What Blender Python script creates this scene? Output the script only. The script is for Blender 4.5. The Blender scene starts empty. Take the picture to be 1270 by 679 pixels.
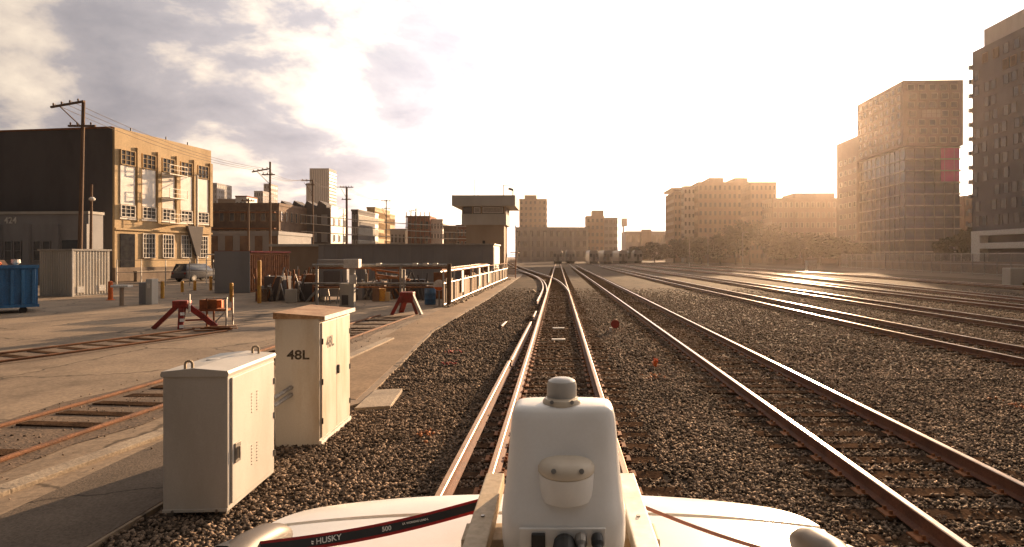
import bpy, bmesh, math, random
import numpy as np
from mathutils import Vector, Matrix, Euler
R = math.radians
random.seed(7); rng = np.random.default_rng(7)
scn = bpy.context.scene
COL = scn.collection

# ---------------------------------------------------------------- camera
CAMZ, F, VX, HY = 2.60, 720.0, 692.0, 318.0          # height, focal length and vanishing point in photo pixels (1270 wide)
cd = bpy.data.cameras.new('camera'); cam = bpy.data.objects.new('camera', cd); COL.objects.link(cam)
cam.location = (0, 0, CAMZ); cam.rotation_euler = (R(90), 0, 0)
cd.sensor_width = 36; cd.lens = 36 * F / 1270
cd.shift_x = -(VX - 635) / 1270; cd.shift_y = -(339.5 - HY) / 1270
cd.clip_start = 0.05; cd.clip_end = 6000
scn.camera = cam

# ---------------------------------------------------------------- light
SUN = Vector((0.428, 1.0, 0.0)).normalized() * math.cos(R(10.8)); SUN.z = math.sin(R(10.8))
sd = bpy.data.lights.new('sun', 'SUN'); so = bpy.data.objects.new('sun', sd); COL.objects.link(so)
sd.energy = 5.0; sd.angle = R(0.6); sd.color = (1.0, 0.66, 0.38)
so.rotation_euler = SUN.to_track_quat('Z', 'Y').to_euler()

world = bpy.data.worlds.new('World'); scn.world = world; world.use_nodes = True
wt = world.node_tree; wt.nodes.clear()
def wn(t, **k):
    n = wt.nodes.new(t)
    for a, b in k.items(): setattr(n, a, b)
    return n
def wmath(op, a, b=None, clamp=False):
    n = wn('ShaderNodeMath', operation=op, use_clamp=clamp)
    for i, v in enumerate((a, b)):
        if v is None: continue
        if isinstance(v, (int, float)): n.inputs[i].default_value = v
        else: wt.links.new(v, n.inputs[i])
    return n.outputs[0]
sky = wn('ShaderNodeTexSky', sky_type='NISHITA', sun_disc=False)
sky.sun_elevation = R(10.8); sky.sun_rotation = math.atan2(0.428, 1.0)
sky.air_density = 1.0; sky.dust_density = 2.2; sky.ozone_density = 1.0
bg1 = wn('ShaderNodeBackground'); bg1.inputs['Strength'].default_value = 0.06
wt.links.new(sky.outputs[0], bg1.inputs[0])
tc = wn('ShaderNodeTexCoord'); sep = wn('ShaderNodeSeparateXYZ'); wt.links.new(tc.outputs['Generated'], sep.inputs[0])
zz = wmath('ADD', wmath('MAXIMUM', sep.outputs[2], 0.0), 0.30)
cv = wn('ShaderNodeCombineXYZ')
wt.links.new(wmath('DIVIDE', sep.outputs[0], zz), cv.inputs[0]); wt.links.new(wmath('DIVIDE', sep.outputs[1], zz), cv.inputs[1])
def wnoise(scale, detail, rough, off, dist=0.0):
    m = wn('ShaderNodeMapping'); m.inputs['Location'].default_value = off
    wt.links.new(cv.outputs[0], m.inputs[0])
    n = wn('ShaderNodeTexNoise'); n.inputs['Scale'].default_value = scale; n.inputs['Detail'].default_value = detail
    n.inputs['Roughness'].default_value = rough; n.inputs['Distortion'].default_value = dist
    wt.links.new(m.outputs[0], n.inputs['Vector']); return n.outputs['Fac']
def wramp(f, stops):
    r = wn('ShaderNodeValToRGB'); e = r.color_ramp.elements
    while len(e) < len(stops): e.new(0.5)
    for q, (p, c) in zip(e, stops): q.position = p; q.color = (*c, 1)
    wt.links.new(f, r.inputs[0]); return r.outputs[0]
cover = wnoise(1.1, 8, 0.55, (2.3, 0.7, 0), 0.25)
thick = wnoise(2.3, 12, 0.60, (5.1, 3.4, 0), 0.25)
# sunlit cloud towards the sun is brighter (forward scattering)
dp = wn('ShaderNodeVectorMath', operation='DOT_PRODUCT'); wt.links.new(tc.outputs['Generated'], dp.inputs[0]); dp.inputs[1].default_value = SUN
glow = wmath('POWER', wmath('MAXIMUM', dp.outputs['Value'], 0.0), 8.0)
cl_col = wramp(thick, [(0.36, (0.60, 0.51, 0.41)), (0.45, (0.46, 0.395, 0.335)), (0.53, (0.25, 0.236, 0.245)), (0.68, (0.165, 0.165, 0.185))])
bg2 = wn('ShaderNodeBackground'); wt.links.new(cl_col, bg2.inputs[0])
half = wmath('MULTIPLY', wmath('ADD', dp.outputs['Value'], 1.0), 0.5)      # clouds dim away from the sun
wt.links.new(wmath('ADD', wmath('MULTIPLY', glow, 2.6), wmath('ADD', wmath('MULTIPLY', wmath('POWER', half, 3.0), 1.35), 0.12)), bg2.inputs['Strength'])
mixw = wn('ShaderNodeMixShader'); outw = wn('ShaderNodeOutputWorld')
covf = wn('ShaderNodeMapRange'); covf.inputs[1].default_value = 0.28; covf.inputs[2].default_value = 0.42
wt.links.new(cover, covf.inputs[0])
wt.links.new(covf.outputs[0], mixw.inputs[0]); wt.links.new(bg1.outputs[0], mixw.inputs[1]); wt.links.new(bg2.outputs[0], mixw.inputs[2])
wt.links.new(mixw.outputs[0], outw.inputs[0])

scn.view_settings.view_transform = 'Standard'; scn.view_settings.look = 'None'
scn.view_settings.exposure = 1.42; scn.view_settings.gamma = 1.0
scn.render.engine = 'CYCLES'; scn.cycles.use_denoising = True
scn.cycles.max_bounces = 6; scn.cycles.volume_bounces = 0; scn.cycles.transparent_max_bounces = 12

# ---------------------------------------------------------------- helpers
def PX(px, d): return (px - VX) / F * d             # lateral position of a pixel column at distance d
def PZ(py, d): return CAMZ - (py - HY) / F * d      # height of a pixel row at distance d
def GD(py): return CAMZ * F / (py - HY)             # distance of the ground under a pixel row

MATS = {}
def mat(name, c, c2=None, rough=0.8, metal=0.0, scale=2.0, lo=0.40, hi=0.66, bump=0.0, bscale=25.0, streak=1.0, fine=0.25, island=0.0, spec=0.4):
    if name in MATS: return MATS[name]
    m = bpy.data.materials.new(name); m.use_nodes = True; t = m.node_tree; b = t.nodes['Principled BSDF']
    b.inputs['Roughness'].default_value = rough; b.inputs['Metallic'].default_value = metal
    b.inputs['Specular IOR Level'].default_value = spec
    if c2 is None: c2 = tuple(v * 0.62 for v in c)
    g = t.nodes.new('ShaderNodeNewGeometry'); mp = t.nodes.new('ShaderNodeMapping'); mp.inputs['Scale'].default_value = (1, 1, streak)
    t.links.new(g.outputs['Position'], mp.inputs[0])
    n = t.nodes.new('ShaderNodeTexNoise'); n.inputs['Scale'].default_value = scale; n.inputs['Detail'].default_value = 7; n.inputs['Roughness'].default_value = 0.62
    t.links.new(mp.outputs[0], n.inputs['Vector'])
    r = t.nodes.new('ShaderNodeValToRGB'); r.color_ramp.elements[0].position = lo; r.color_ramp.elements[1].position = hi
    r.color_ramp.elements[0].color = (*c, 1); r.color_ramp.elements[1].color = (*c2, 1)
    t.links.new(n.outputs['Fac'], r.inputs[0]); out = r.outputs[0]
    n2 = t.nodes.new('ShaderNodeTexNoise'); n2.inputs['Scale'].default_value = bscale; n2.inputs['Detail'].default_value = 5
    t.links.new(g.outputs['Position'], n2.inputs['Vector'])
    if fine or island:
        mr = t.nodes.new('ShaderNodeMapRange'); mr.inputs[1].default_value = 0.3; mr.inputs[2].default_value = 0.7
        mr.inputs[3].default_value = 1 - fine; mr.inputs[4].default_value = 1 + fine
        t.links.new(n2.outputs['Fac'], mr.inputs[0]); f = mr.outputs[0]
        if island:
            m2 = t.nodes.new('ShaderNodeMapRange'); m2.inputs[3].default_value = 1 - island; m2.inputs[4].default_value = 1 + island
            t.links.new(g.outputs['Random Per Island'], m2.inputs[0])
            mm = t.nodes.new('ShaderNodeMath'); mm.operation = 'MULTIPLY'; t.links.new(f, mm.inputs[0]); t.links.new(m2.outputs[0], mm.inputs[1]); f = mm.outputs[0]
        mx = t.nodes.new('ShaderNodeVectorMath'); mx.operation = 'SCALE'; t.links.new(out, mx.inputs[0]); t.links.new(f, mx.inputs['Scale']); out = mx.outputs[0]
    t.links.new(out, b.inputs['Base Color'])
    if bump:
        bn = t.nodes.new('ShaderNodeBump'); bn.inputs['Strength'].default_value = bump; bn.inputs['Distance'].default_value = 0.02
        t.links.new(n2.outputs['Fac'], bn.inputs['Height']); t.links.new(bn.outputs[0], b.inputs['Normal'])
    MATS[name] = m; return m

def add_cracks(m, scale, width, dark):
    t = m.node_tree; b = t.nodes['Principled BSDF']; src = b.inputs['Base Color'].links[0].from_socket
    g = t.nodes.new('ShaderNodeNewGeometry'); n = t.nodes.new('ShaderNodeTexNoise'); n.inputs['Scale'].default_value = 1.3; n.inputs['Detail'].default_value = 6
    t.links.new(g.outputs['Position'], n.inputs['Vector'])
    mx = t.nodes.new('ShaderNodeVectorMath'); mx.operation = 'MULTIPLY_ADD'; t.links.new(n.outputs['Color'], mx.inputs[0]); mx.inputs[1].default_value = (.9, .9, 0); t.links.new(g.outputs['Position'], mx.inputs[2])
    vo = t.nodes.new('ShaderNodeTexVoronoi'); vo.feature = 'DISTANCE_TO_EDGE'; vo.inputs['Scale'].default_value = scale; t.links.new(mx.outputs[0], vo.inputs['Vector'])
    mr = t.nodes.new('ShaderNodeMapRange'); mr.inputs[1].default_value = width * .3; mr.inputs[2].default_value = width; mr.inputs[3].default_value = dark; mr.inputs[4].default_value = 1.0; t.links.new(vo.outputs['Distance'], mr.inputs[0])
    n2 = t.nodes.new('ShaderNodeTexNoise'); n2.inputs['Scale'].default_value = .55; n2.inputs['Detail'].default_value = 4; t.links.new(g.outputs['Position'], n2.inputs['Vector'])
    m2 = t.nodes.new('ShaderNodeMapRange'); m2.inputs[1].default_value = .60; m2.inputs[2].default_value = .72; m2.inputs[3].default_value = 1.0; m2.inputs[4].default_value = .62; t.links.new(n2.outputs['Fac'], m2.inputs[0])
    mm = t.nodes.new('ShaderNodeMath'); mm.operation = 'MULTIPLY'; t.links.new(mr.outputs[0], mm.inputs[0]); t.links.new(m2.outputs[0], mm.inputs[1])
    sc = t.nodes.new('ShaderNodeVectorMath'); sc.operation = 'SCALE'; t.links.new(src, sc.inputs[0]); t.links.new(mm.outputs[0], sc.inputs['Scale']); t.links.new(sc.outputs[0], b.inputs['Base Color'])
class MB:
    def __init__(s): s.v = []; s.f = []; s.m = []
    def add(s, vs, fs, mi=0):
        o = len(s.v); s.v += [tuple(v) for v in vs]; s.f += [tuple(i + o for i in f) for f in fs]; s.m += [mi] * len(fs); return s
    def box(s, x0, y0, z0, x1, y1, z1, mi=0):
        vs = [(x, y, z) for z in (z0, z1) for y in (y0, y1) for x in (x0, x1)]
        return s.add(vs, [(0, 2, 3, 1), (4, 5, 7, 6), (0, 1, 5, 4), (2, 6, 7, 3), (0, 4, 6, 2), (1, 3, 7, 5)], mi)
    def bar(s, p, q, w, h, mi=0, up=(0, 0, 1)):
        p, q = Vector(p), Vector(q); d = (q - p).normalized(); u = Vector(up)
        if abs(d.dot(u)) > 0.98: u = Vector((1, 0, 0))
        a = d.cross(u).normalized() * w / 2; b = a.cross(d).normalized() * h / 2
        vs = [p - a - b, p + a - b, p + a + b, p - a + b, q - a - b, q + a - b, q + a + b, q - a + b]
        return s.add(vs, [(3, 2, 1, 0), (4, 5, 6, 7), (0, 1, 5, 4), (1, 2, 6, 5), (2, 3, 7, 6), (3, 0, 4, 7)], mi)
    def tube(s, p, q, r, n=8, r2=None, mi=0):
        p, q = Vector(p), Vector(q); d = (q - p).normalized(); r2 = r if r2 is None else r2
        u = Vector((0, 0, 1)) if abs(d.z) < 0.9 else Vector((1, 0, 0))
        a = d.cross(u).normalized(); b = d.cross(a)
        A = [(a * math.cos(2 * math.pi * i / n) + b * math.sin(2 * math.pi * i / n)) for i in range(n)]
        vs = [p + x * r for x in A] + [q + x * r2 for x in A]
        return s.add(vs, [(i, (i + 1) % n, n + (i + 1) % n, n + i) for i in range(n)] + [tuple(range(n))[::-1], tuple(range(n, 2 * n))], mi)
    def path(s, pts, r, n=6, mi=0):
        for a, b in zip(pts[:-1], pts[1:]): s.tube(a, b, r, n, None, mi)
        return s
    def prism(s, poly, y0, y1, mi=0):      # polygon in XZ extruded along Y
        n = len(poly); vs = [(x, y0, z) for x, z in poly] + [(x, y1, z) for x, z in poly]
        return s.add(vs, [tuple(range(n)), tuple(range(n, 2 * n))[::-1]] + [(i, n + i, n + (i + 1) % n, (i + 1) % n) for i in range(n)], mi)
    def plan(s, poly, z0, z1, mi=0):       # polygon in XY extruded along Z
        n = len(poly); vs = [(x, y, z0) for x, y in poly] + [(x, y, z1) for x, y in poly]
        return s.add(vs, [tuple(range(n))[::-1], tuple(range(n, 2 * n))] + [(i, (i + 1) % n, n + (i + 1) % n, n + i) for i in range(n)], mi)
    def lathe(s, prof, c=(0, 0, 0), n=20, mi=0, sx=1, sy=1):
        vs = []; k = len(prof)
        for r, z in prof:
            for i in range(n):
                a = 2 * math.pi * i / n; vs.append((c[0] + r * sx * math.cos(a), c[1] + r * sy * math.sin(a), c[2] + z))
        fs = [(j * n + i, j * n + (i + 1) % n, (j + 1) * n + (i + 1) % n, (j + 1) * n + i) for j in range(k - 1) for i in range(n)]
        return s.add(vs, fs + [tuple(range(n))[::-1], tuple(range((k - 1) * n, k * n))], mi)
    def loft(s, rings, mi=0, cap=True):
        n = len(rings[0]); k = len(rings); vs = [p for r in rings for p in r]
        fs = [(j * n + i, j * n + (i + 1) % n, (j + 1) * n + (i + 1) % n, (j + 1) * n + i) for j in range(k - 1) for i in range(n)]
        if cap: fs += [tuple(range(n))[::-1], tuple(range((k - 1) * n, k * n))]
        return s.add(vs, fs, mi)
    def mesh(s, name, mats):
        me = bpy.data.meshes.new(name); me.from_pydata(s.v, [], s.f)
        for m in (mats if isinstance(mats, (list, tuple)) else [mats]): me.materials.append(m)
        if any(s.m): me.polygons.foreach_set('material_index', s.m)
        me.update(); return me
    def build(s, name, mats, parent=None, loc=None, bevel=0.0, smooth=False):
        me = s.mesh(name, mats)
        bm = bmesh.new(); bm.from_mesh(me); bmesh.ops.recalc_face_normals(bm, faces=bm.faces)
        if bevel:
            es = [e for e in bm.edges if len(e.link_faces) == 2 and e.calc_face_angle(0) > 0.5]
            bmesh.ops.bevel(bm, geom=es, offset=bevel, segments=2, affect='EDGES', profile=0.6, clamp_overlap=True)
        bm.to_mesh(me); bm.free()
        if smooth:
            for p in me.polygons: p.use_smooth = True
            me.set_sharp_from_angle(angle=R(40))
        return link(name, me, parent, loc)
def link(name, me, parent=None, loc=None, rz=0.0, scale=None):
    o = bpy.data.objects.new(name, me); COL.objects.link(o)
    if parent: o.parent = parent
    if loc is not None: o.location = loc
    if rz: o.rotation_euler = (0, 0, rz)
    if scale: o.scale = scale
    return o
def tag(o, label=None, cat=None, group=None, kind=None):
    if label: o['label'] = label
    if cat: o['category'] = cat
    if group: o['group'] = group
    if kind: o['kind'] = kind
    return o
def thing(name, label, cat, loc=(0, 0, 0), rz=0.0, group=None):
    return tag(link(name, None, None, loc, rz), label, cat, group)
def npmesh(name, V, Fc, m):
    me = bpy.data.meshes.new(name); V = np.asarray(V, np.float32); Fc = np.asarray(Fc, np.int32); k = Fc.shape[1]
    me.vertices.add(len(V)); me.vertices.foreach_set('co', V.ravel())
    me.loops.add(Fc.size); me.loops.foreach_set('vertex_index', Fc.ravel())
    me.polygons.add(len(Fc)); me.polygons.foreach_set('loop_start', np.arange(0, Fc.size, k, dtype=np.int32))
    me.update(calc_edges=True); me.materials.append(m); return me
def text_mesh(body, size, m, bold=0.0, ext=0.0006, font_space=1.0):
    c = bpy.data.curves.new('t', 'FONT'); c.body = body; c.size = size; c.extrude = ext; c.offset = bold; c.align_x = 'CENTER'; c.align_y = 'CENTER'; c.space_character = font_space
    o = bpy.data.objects.new('t', c); COL.objects.link(o); bpy.context.view_layer.update()
    me = bpy.data.meshes.new_from_object(o.evaluated_get(bpy.context.evaluated_depsgraph_get()))
    bpy.data.objects.remove(o); bpy.data.curves.remove(c); me.materials.clear(); me.materials.append(m); return me

# ---------------------------------------------------------------- materials
M_ground = mat('dirt ground', (0.14, 0.105, 0.078), (0.09, 0.068, 0.05), 0.95, spec=0.1, scale=0.25, bump=0.5, bscale=9, fine=0.3)
M_pave = mat('worn concrete', (0.285, 0.215, 0.15), (0.175, 0.132, 0.094), 0.85, spec=0.2, scale=0.42, bump=0.15, bscale=18, fine=0.22)
M_asph_shade = mat('old asphalt and painted shade', (0.15, 0.117, 0.09), (0.095, 0.075, 0.058), 0.9, spec=0.15, scale=0.6, bump=0.3, bscale=40, fine=0.25)  # asphalt of the street, also the painted shade patch at the near left
M_path = mat('dusty path', (0.28, 0.195, 0.122), (0.19, 0.132, 0.085), 0.92, spec=0.15, scale=0.7, bump=0.2, bscale=16, fine=0.2)
M_kerb = mat('kerb concrete', (0.36, 0.29, 0.21), (0.24, 0.19, 0.14), 0.85, scale=1.6, bump=0.3, bscale=30)
M_dirt = mat('rusty track dirt', (0.15, 0.10, 0.065), (0.085, 0.058, 0.04), 0.95, scale=1.5, bump=0.6, bscale=22, fine=0.4)
M_tie = mat('weathered tie wood', (0.085, 0.052, 0.033), (0.04, 0.026, 0.018), 0.95, spec=0.0, scale=3.0, bump=0.5, bscale=35, fine=0.4)
M_rail = mat('rusty rail web', (0.17, 0.065, 0.034), (0.095, 0.040, 0.024), 0.75, metal=0.1, scale=4, bump=0.2, bscale=60)
M_railtan = mat('rust filmed rail head', (0.44, 0.27, 0.15), (0.34, 0.19, 0.10), 0.45, metal=0.35, scale=5, fine=0.12, bscale=40)
M_railtop = mat('worn rail head', (0.46, 0.37, 0.30), (0.34, 0.24, 0.17), 0.32, metal=0.75, scale=5, fine=0.12, bscale=40)
M_rustrail = mat('deep rust rail', (0.23, 0.10, 0.045), (0.12, 0.055, 0.03), 0.8, metal=0.1, scale=5, bump=0.3, bscale=50)
M_stone = mat('ballast stone', (0.22, 0.163, 0.12), (0.125, 0.094, 0.07), 0.9, spec=0.08, scale=0.8, fine=0.2, bscale=60, island=0.7)
M_ballast = mat('ballast bed', (0.10, 0.075, 0.055), (0.06, 0.046, 0.035), 0.95, spec=0.03, scale=0.7, bump=1.0, bscale=16, fine=0.45)
M_cab1 = mat('light grey paint', (0.54, 0.51, 0.46), (0.45, 0.42, 0.37), 0.5, scale=2.2, streak=0.3, bscale=70, fine=0.05)
M_cab2 = mat('stained cream paint', (0.62, 0.57, 0.49), (0.46, 0.36, 0.25), 0.5, scale=2.6, lo=0.48, hi=0.78, streak=0.22, bscale=70, fine=0.06)
M_rustroof = mat('rust stained roof', (0.40, 0.25, 0.14), (0.26, 0.13, 0.06), 0.7, scale=3.5)
M_black = mat('black plastic', (0.02, 0.02, 0.02), (0.03, 0.03, 0.03), 0.5, fine=0.1)
M_steel = mat('dull steel', (0.32, 0.30, 0.27), (0.2, 0.18, 0.16), 0.45, metal=0.7, scale=6)
M_galv = mat('galvanised', (0.42, 0.40, 0.37), (0.3, 0.27, 0.24), 0.5, metal=0.5, scale=5)
M_stencil = mat('stencil black', (0.05, 0.04, 0.035), (0.12, 0.10, 0.085), 0.8, scale=25)
M_white = mat('white gloss paint', (0.80, 0.78, 0.74), (0.72, 0.69, 0.63), 0.22, scale=3, fine=0.02, bscale=200)
M_shell = mat('white plastic shell', (0.82, 0.80, 0.76), (0.76, 0.73, 0.68), 0.38, scale=6, fine=0.015, bscale=220)
M_cap = mat('cream cap', (0.66, 0.58, 0.46), (0.56, 0.47, 0.36), 0.45, scale=9, fine=0.04)
M_greydome = mat('grey dome', (0.42, 0.40, 0.37), (0.36, 0.34, 0.32), 0.35, fine=0.03)
M_board = mat('pale lumber', (0.52, 0.42, 0.30), (0.40, 0.30, 0.19), 0.7, scale=9, bscale=80, fine=0.15)
M_glass = mat('dark glass', (0.03, 0.03, 0.035), (0.05, 0.05, 0.05), 0.08, spec=0.9, fine=0.05)
M_glassw = mat('window glass', (0.05, 0.052, 0.055), (0.10, 0.095, 0.09), 0.18, scale=0.6, fine=0.1, spec=0.8)
M_red = mat('red strap', (0.35, 0.02, 0.02), (0.25, 0.015, 0.015), 0.7, bscale=200)
M_redpaint = mat('chipped red paint', (0.34, 0.035, 0.025), (0.16, 0.03, 0.02), 0.6, scale=4)
M_wht = mat('white paint', (0.75, 0.72, 0.66), (0.62, 0.57, 0.5), 0.6, scale=3)
M_yel = mat('yellow paint', (0.62, 0.33, 0.05), (0.45, 0.2, 0.04), 0.6, scale=4)
M_org = mat('orange paint', (0.75, 0.16, 0.02), (0.55, 0.10, 0.02), 0.6, scale=6)
M_rust = mat('rust', (0.30, 0.12, 0.045), (0.17, 0.07, 0.03), 0.85, scale=2.5)
M_blue = mat('blue paint', (0.05, 0.19, 0.40), (0.035, 0.11, 0.24), 0.55, scale=2, streak=0.4)
M_greysheet = mat('grey sheet metal', (0.27, 0.26, 0.26), (0.22, 0.21, 0.205), 0.6, scale=0.5, streak=0.3, fine=0.06)
M_greyd = mat('grey painted wall', (0.30, 0.29, 0.29), (0.23, 0.225, 0.225), 0.8, scale=0.5, streak=0.4, fine=0.1)
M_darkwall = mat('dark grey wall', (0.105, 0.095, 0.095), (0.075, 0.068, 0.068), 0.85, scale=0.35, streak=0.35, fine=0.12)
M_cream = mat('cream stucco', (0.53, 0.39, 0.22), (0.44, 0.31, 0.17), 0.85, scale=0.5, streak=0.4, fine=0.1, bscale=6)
M_plinth = mat('stained plinth', (0.24, 0.18, 0.13), (0.15, 0.11, 0.08), 0.9, scale=0.8)
M_tan = mat('tan stucco', (0.38, 0.28, 0.20), (0.31, 0.225, 0.16), 0.85, scale=0.5, streak=0.4, fine=0.08)
M_pale = mat('pale concrete', (0.50, 0.47, 0.42), (0.42, 0.39, 0.34), 0.8, scale=0.6, streak=0.3, fine=0.08)
M_brick = mat('red brick', (0.30, 0.11, 0.06), (0.20, 0.075, 0.045), 0.9, scale=0.8)
M_brown = mat('brown cladding', (0.20, 0.125, 0.08), (0.12, 0.078, 0.055), 0.85, scale=0.8)
M_wood = mat('utility pole wood', (0.17, 0.105, 0.065), (0.10, 0.065, 0.045), 0.9, scale=3, streak=0.1)
M_wire = mat('wire', (0.22, 0.17, 0.13), (0.16, 0.13, 0.1), 0.6)
M_tower = mat('taupe panels', (0.23, 0.175, 0.15), (0.17, 0.13, 0.115), 0.7, scale=0.2, fine=0.08, bscale=1.5)
M_slate = mat('dark slate panels', (0.13, 0.12, 0.135), (0.085, 0.08, 0.092), 0.7, scale=0.35, fine=0.2, bscale=0.7)
M_pink = mat('magenta glass', (0.62, 0.10, 0.30), (0.5, 0.08, 0.24), 0.3)
M_bark = mat('bark', (0.10, 0.075, 0.055), (0.07, 0.05, 0.04), 0.9)
M_leaf = mat('leaves', (0.06, 0.06, 0.028), (0.04, 0.042, 0.02), 0.8, scale=0.6, island=0.45)
M_far = mat('far concrete', (0.36, 0.33, 0.31), (0.30, 0.275, 0.26), 0.85, scale=0.05, fine=0.05, bscale=0.3)

# ---------------------------------------------------------------- ground
add_cracks(M_pave, .26, .012, .4); add_cracks(M_asph_shade, .4, .014, .5)
g = MB().add([(-1500, -60, -0.06), (1500, -60, -0.06), (1500, 1500, -0.06), (-1500, 1500, -0.06)], [(0, 1, 2, 3)])
tag(g.build('ground', M_ground), kind='structure')

def edge_x(y):   # left limit of the ballast
    return float(np.interp(y, [-6, 4, 8, 9.6, 10.2, 14, 20, 36, 60, 75], [-4.3, -4.15, -4.05, -3.75, -3.45, -3.75, -4.25, -4.2, -4.5, -4.7]))
def hgt(x, y):
    return 0.010 * np.sin(x * 1.7 + 0.6 * np.sin(y * 0.9)) * np.sin(y * 1.3 + 1) + 0.008 * np.sin(x * 3.9 + y * 2.7) - 0.012
def grid_sheet(name, x0, x1, nx, y0, y1, ny, m, zoff=0.0):
    xs, ys = np.meshgrid(np.linspace(x0, x1, nx), np.linspace(y0, y1, ny))
    V = np.stack([xs.ravel(), ys.ravel(), (hgt(xs, ys) + zoff).ravel()], 1)
    i = (np.arange(ny - 1)[:, None] * nx + np.arange(nx - 1)[None, :]).ravel()
    me = npmesh(name, V, np.stack([i, i + 1, i + nx + 1, i + nx], 1), m)
    me.polygons.foreach_set('use_smooth', np.ones(len(me.polygons), bool)); return link(name, me)
tag(grid_sheet('ballast_bed', -6.5, 48, 220, -8, 62, 300, M_ballast), kind='structure')
far = MB().plan([(-8, 62), (48, 62), (58, 240), (-30, 240)], -0.055, -0.012); tag(far.build('ballast_bed', M_ballast), kind='structure')

ys = [-6, 4, 8, 9.6, 10.2, 14, 20, 36, 60, 75]
pv = MB().plan([(-95, -6), *[(edge_x(y) + random.uniform(-.04, .04), y) for y in ys], (-5, 82), (-95, 82)], -0.05, 0.03)
tag(pv.build('yard_pavement', M_pave), kind='structure')
# cabinet shadow painted as a dark patch at the near left, dusty path along the fence
a = MB().plan([(-5.62, -5), (-4.35, -5), (-4.2, 4), (-4.1, 8), (-3.95, 9.4), (-5.15, 10.6), (-5.5, 8)], 0.0, 0.036); tag(a.build('painted_shade_patch', M_asph_shade), kind='structure')
p = MB().plan([(-5.0, 10.9), (-3.62, 10.4), (-3.9, 14), (-4.4, 20), (-4.35, 36), (-4.7, 60), (-5.7, 66), (-5.7, 30), (-5.6, 20)], 0.0, 0.037); tag(p.build('path', M_path), kind='structure')
st = MB().plan([(-95, 47), (-36, 47), (-32, 82), (-95, 82)], 0.0, 0.036); tag(st.build('street', M_asph_shade), kind='structure')
kb = MB()
kpts = [(-6.9, 0), (-6.05, 6.3), (-5.7, 8.36), (-5.42, 11), (-5.2, 18)]
for (x0, y0), (x1, y1) in zip(kpts[:-1], kpts[1:]): kb.bar((x0, y0, 0.045), (x1, y1, 0.045), 0.26, 0.07)
tag(kb.build('kerb_strip', M_kerb, bevel=0.012), kind='structure')
sl = MB().plan([(-3.42, 9.75), (-2.86, 9.9), (-3.0, 11.2), (-3.5, 11.1)], -0.03, 0.05)
tag(sl.build('concrete_slab', M_kerb, bevel=0.01), 'small square tan concrete slab beside the stencilled cabinet', 'slab')

# ---------------------------------------------------------------- tracks
RP = [(-.07, 0), (.07, 0), (.07, .012), (.012, .035), (.010, .125), (.036, .135), (.036, .162), (.028, .17), (-.028, .17), (-.036, .162), (-.036, .135), (-.010, .125), (-.012, .035), (-.07, .012)]
def sweep(path, off, z0, prof=RP):
    n = len(path); rings = []
    for i, (x, y) in enumerate(path):
        a = Vector(path[max(i - 1, 0)]); b = Vector(path[min(i + 1, n - 1)]); d = (b - a).normalized(); nx, ny = d.y, -d.x
        rings.append([(x + nx * (off + u), y + ny * (off + u), z0 + w) for u, w in prof])
    mb = MB().loft(rings); k = len(prof)
    mb.m = [(1 if (i % k) in (6, 7, 8) else 0) if i < (n - 1) * k else 0 for i in range(len(mb.f))]
    return mb
def dense(pts, step):
    P = np.array(pts, float); out = []
    t = np.arange(P[0, 1], P[-1, 1] + 1e-6, step)
    # smooth interpolation by y (Catmull-like through numpy)
    m = np.gradient(P[:, 0], P[:, 1]); i = np.clip(np.searchsorted(P[:, 1], t, 'right') - 1, 0, len(P) - 2)
    h = P[i + 1, 1] - P[i, 1]; s = (t - P[i, 1]) / h
    x = (2 * s**3 - 3 * s**2 + 1) * P[i, 0] + (s**3 - 2 * s**2 + s) * h * m[i] + (-2 * s**3 + 3 * s**2) * P[i + 1, 0] + (s**3 - s**2) * h * m[i + 1]
    return list(zip(x.tolist(), t.tolist()))
tie_me = MB().box(-1.3, -.115, -.17, 1.3, .115, 0).mesh('tie', M_tie)
tie_b = MB().box(-1.3, -.115, -.17, 1.3, .115, 0); tie_b.v = [(x + random.uniform(-.03, .03), y + random.uniform(-.014, .014), z + (random.uniform(-.012, .006) if z > -.1 else 0)) for x, y, z in tie_b.v]
tie_me2 = tie_b.mesh('tie', M_tie)
TIES = []
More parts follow.
